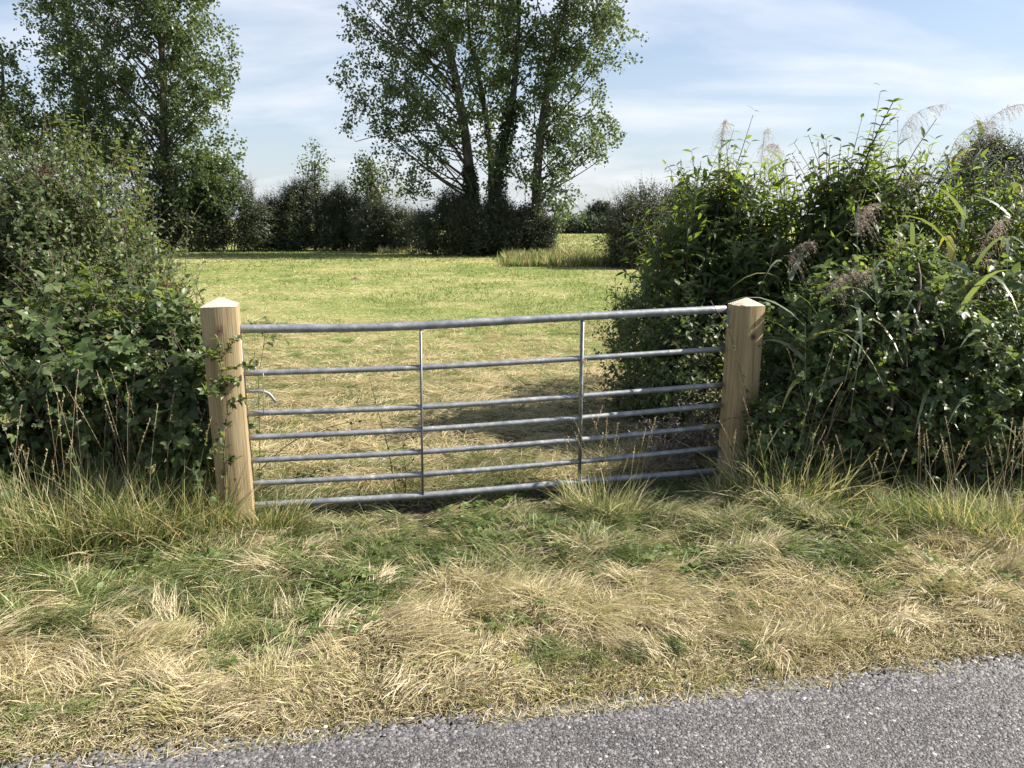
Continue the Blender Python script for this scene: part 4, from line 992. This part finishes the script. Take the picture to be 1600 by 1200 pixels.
# ------------------------------------------------------------------ poplars
def poplar(label, trunk_px, Y, r0, blobs, nl=60, tw=16, lv=18, leaf=.165, name='poplar_tree', ivy=None, group='poplar trees beyond the field', lmat='poplar', top=None, dens=1.):
    pts = [at(px, py, Y) for px, py in trunk_px]; pts[0][2] = -.1
    pts = [p + np.array([0, rng.normal(0, .15), 0]) for p in pts]
    if top is not None: pts.append(np.array(top))
    T = spline(pts, 40); base = np.array([T[0][0], T[0][1], 0])
    g = thing(name, base, label, 'tree', group)
    mt = MB(); tubes(mt, T[None], (r0 * (1 - np.linspace(0, 1, 40)) ** .8 + .02)[None], 9)
    mt.build('trunk', M['bark'], g, True, base)
    ml, ms = MB(), MB()
    B = [(*at(px, py, Y + dy)[:3], wx / F * Y, wy, hz / F * Y) for (px, py, dy, wx, wy, hz) in blobs]
    E, _ = sample_blobs(B, nl, .75, 0)
    zT = T[:, 2]; hd = np.hypot(E[:, 0] - np.interp(E[:, 2], zT, T[:, 0]), E[:, 1] - Y)
    zs = np.clip(E[:, 2] - hd * (.75 + .6 * rng.random(nl)), 2.4 + 3.2 * rng.random(nl) ** 1.5, zT[-1] - .3)
    S = np.stack([np.interp(zs, zT, T[:, i]) for i in range(3)], -1)
    t = np.linspace(0, 1, 8)[None, :, None]
    C = S + (E - S) * np.array([.5, .5, .47]) + rng.normal(size=S.shape) * .55
    P = (1 - t) ** 2 * S[:, None] + 2 * t * (1 - t) * C[:, None] + t ** 2 * E[:, None]
    rr = (.012 + .0085 * np.linalg.norm(E - S, axis=1))[:, None] * np.linspace(1, .28, 8)[None]
    tubes(ms, P, rr, 5)
    # leafy twigs spread through the crown, each growing from the nearest limb
    n2 = int(nl * tw * .27 * dens)
    E2, _ = sample_blobs(B, n2, .8, 0, .4, .95)
    LP = P[:, 2:].reshape(-1, 3); near = np.argmin(((E2[:, None] - LP[None]) ** 2).sum(-1), axis=1); st = LP[near]
    dv = E2 - st; far = np.linalg.norm(dv, axis=1); dv = np.where((far < .5)[:, None], rdir(n2) * .7 + UP * .2, dv)
    ts = np.linspace(0, 1, 5); bow = rng.normal(size=(n2, 3)) * .12 + UP * .12
    Q = st[:, None] + dv[:, None] * ts[None, :, None] + bow[:, None] * np.sin(ts * PI)[None, :, None]
    tubes(ms, Q, (.007 + .004 * np.linalg.norm(dv, axis=1))[:, None] * np.linspace(1, .35, 5)[None], 3)
    n3 = n2 * lv * 2; j = np.repeat(np.arange(n2), lv * 2); w = rng.uniform(.2, 1.15, n3) ** .7
    ln = np.linalg.norm(dv, axis=1); w = 1.1 - (1.1 - w) * np.minimum(1, 1.3 / ln[j]); w = w[:, None]
    pp = st[j] + dv[j] * w + bow[j] * np.sin(np.clip(w, 0, 1) * PI) + rng.normal(size=(n3, 3)) * .15
    d = norm(dv); ld = rdir(n3) + d[j] * .4 + np.array([0, 0, -.35])
    tone = rng.random(n2)[j] * .5 + rng.random(n3) * .5
    ml.add(leaves(pp, ld, rdir(n3) + UP * .5 + np.array([0, -.25, 0]), leaf * (.65 + .6 * rng.random(n3)), leaf * .43 * (.7 + .5 * rng.random(n3)), RH, .1, .25), RH[1], tone)
    ms.build('branches', M['bark'], g, True, base); ml.build('crown', M[lmat], g, False, base)
    if ivy:
        mi = MB(); n = 3800; z = rng.uniform(.2, ivy[0], n); a = rng.random(n) * 6.28; rad = ivy[1] * (.5 + .7 * rng.random(n)) * (1 - .35 * z / ivy[0])
        c = np.stack([np.interp(z, zT, T[:, q]) for q in range(3)], -1)
        o = np.stack([np.cos(a), np.sin(a), .3 * rng.normal(size=n)], -1)
        mi.add(leaves(c + o * rad[:, None], o + np.array([0, 0, -.6]) + .4 * rdir(n), o + .4 * rdir(n), .11, .05, RH, .1, .2), RH[1])
        mi.build('ivy', M['ivy'], g, False, base)
    return g

YC = 36
# central group
poplar('left stem of the central poplar group, leaning left with the widest crown', [(742, 392), (737, 300), (727, 210), (712, 120), (697, 50), (690, 0)], YC, .26,
       [(620, 90, .5, 95, 2.6, 95), (600, 190, 0, 72, 2.0, 55), (680, 20, 0, 110, 3, 110), (650, 250, .3, 60, 1.8, 70), (610, -60, 0, 90, 2.6, 90), (690, 160, -1, 70, 2, 90), (690, -150, 0, 110, 2.6, 110)], 84, 27, 20, leaf=.145, ivy=(4.0, .38), top=at(680, -260, YC))
poplar('slender middle stem of the central poplar group behind the ivy covered stem', [(768, 392), (768, 300), (766, 230), (752, 140), (735, 60), (730, 0)], YC + 1.2, .17,
       [(765, 100, 0, 60, 2.2, 80), (740, 30, .5, 70, 2.4, 80), (760, 220, 0, 45, 1.5, 60), (740, -110, 0, 70, 2.4, 90)], 44, 15, 17, top=at(722, -200, YC))
poplar('central poplar stem wrapped thickly in dark ivy to half its height', [(772, 392), (775, 310), (785, 240), (800, 165), (808, 80), (812, 0)], YC - .4, .23,
       [(810, 40, 0, 48, 2.0, 70), (800, 150, .3, 40, 1.5, 60), (805, -90, 0, 70, 2.2, 100), (790, 260, 0, 40, 1.4, 60)], 44, 14, 16, ivy=(6.8, .45), top=at(818, -220, YC))
poplar('right stem of the central poplar group, its sunlit leaves reaching low to the right', [(838, 385), (838, 300), (844, 220), (858, 120), (872, 50), (885, 0)], YC - .8, .22,
       [(905, 50, 0, 82, 2.4, 80), (880, 160, 0, 68, 2.0, 70), (925, 212, -.2, 52, 1.6, 34), (860, 250, 0, 55, 1.8, 60), (862, 318, -.8, 48, 1.4, 44), (900, -70, 0, 80, 2.4, 90), (850, 90, .5, 50, 2, 80)], 66, 26, 19, leaf=.145, top=at(905, -200, YC))
# left group
YL = 40
poplar('left poplar with a straight dark trunk and broad crown', [(258, 385), (258, 300), (257, 210), (254, 120), (250, 60), (246, 0)], YL, .25,
       [(290, 60, 0, 78, 2.8, 90), (310, 165, 0, 76, 2.5, 70), (180, 100, .5, 100, 3, 110), (260, 250, 0, 90, 2.6, 60), (335, 265, -.4, 55, 2, 45), (160, 210, 0, 80, 2.4, 70), (220, -60, 0, 120, 3, 100), (300, 318, -.8, 100, 2, 40)], 100, 25, 19, dens=1.5, top=at(240, -230, YL))
poplar('second left poplar behind the hawthorn, its thin trunk slanting left of the straight trunk', [(150, 385), (140, 300), (128, 200), (118, 120), (105, 40)], YL + 2, .2,
       [(110, 110, 0, 60, 2.4, 90), (130, 220, 0, 70, 2.4, 70), (110, -20, 0, 80, 2.4, 80)], 60, 15, 17, dens=1.5, top=at(95, -150, YL + 2))
poplar('dark leaning tree cut by the left edge of the photo', [(-40, 385), (-25, 300), (-10, 200), (0, 140), (5, 90)], YL - 2, .2,
       [(0, 130, 0, 42, 2, 60), (-10, 215, 0, 50, 2, 60), (30, 200, 0, 40, 1.8, 50), (-90, 120, 0, 70, 2.4, 120)], 60, 15, 17, dens=1.3)
# young poplar shoots on top of the far hedge
poplar('narrow young poplar shoot standing above the far hedge', [(493, 385), (493, 330), (493, 290), (492, 250)], 41, .05, [(492, 272, 0, 11, .4, 24)], 14, 6, 12, .13, 'young_poplar', group=None)
poplar('bushy young poplar above the far hedge left of the central group', [(583, 385), (582, 340), (580, 300), (578, 255)], 40, .06, [(580, 290, 0, 30, .9, 30), (578, 265, 0, 14, .5, 22), (600, 305, 0, 30, .8, 25)], 26, 9, 14, .14, 'young_poplar', group=None)

# ------------------------------------------------------------------ camera, colour
cd = bpy.data.cameras.new('camera'); cd.sensor_width = 36; cd.lens = F / 1600 * 36; cd.clip_start = .05; cd.clip_end = 3000
co = bpy.data.objects.new('camera', cd); COL.objects.link(co)
co.location = (0, 0, CAM_H); co.rotation_euler = (PI / 2 - PITCH, 0, 0)
SC.camera = co
SC.render.resolution_x, SC.render.resolution_y = 1024, 768
SC.view_settings.view_transform = 'Standard'; SC.view_settings.look = 'None'
SC.view_settings.exposure = 1.27; SC.view_settings.gamma = 1
SC.cycles.max_bounces = 8; SC.cycles.transparent_max_bounces = 8
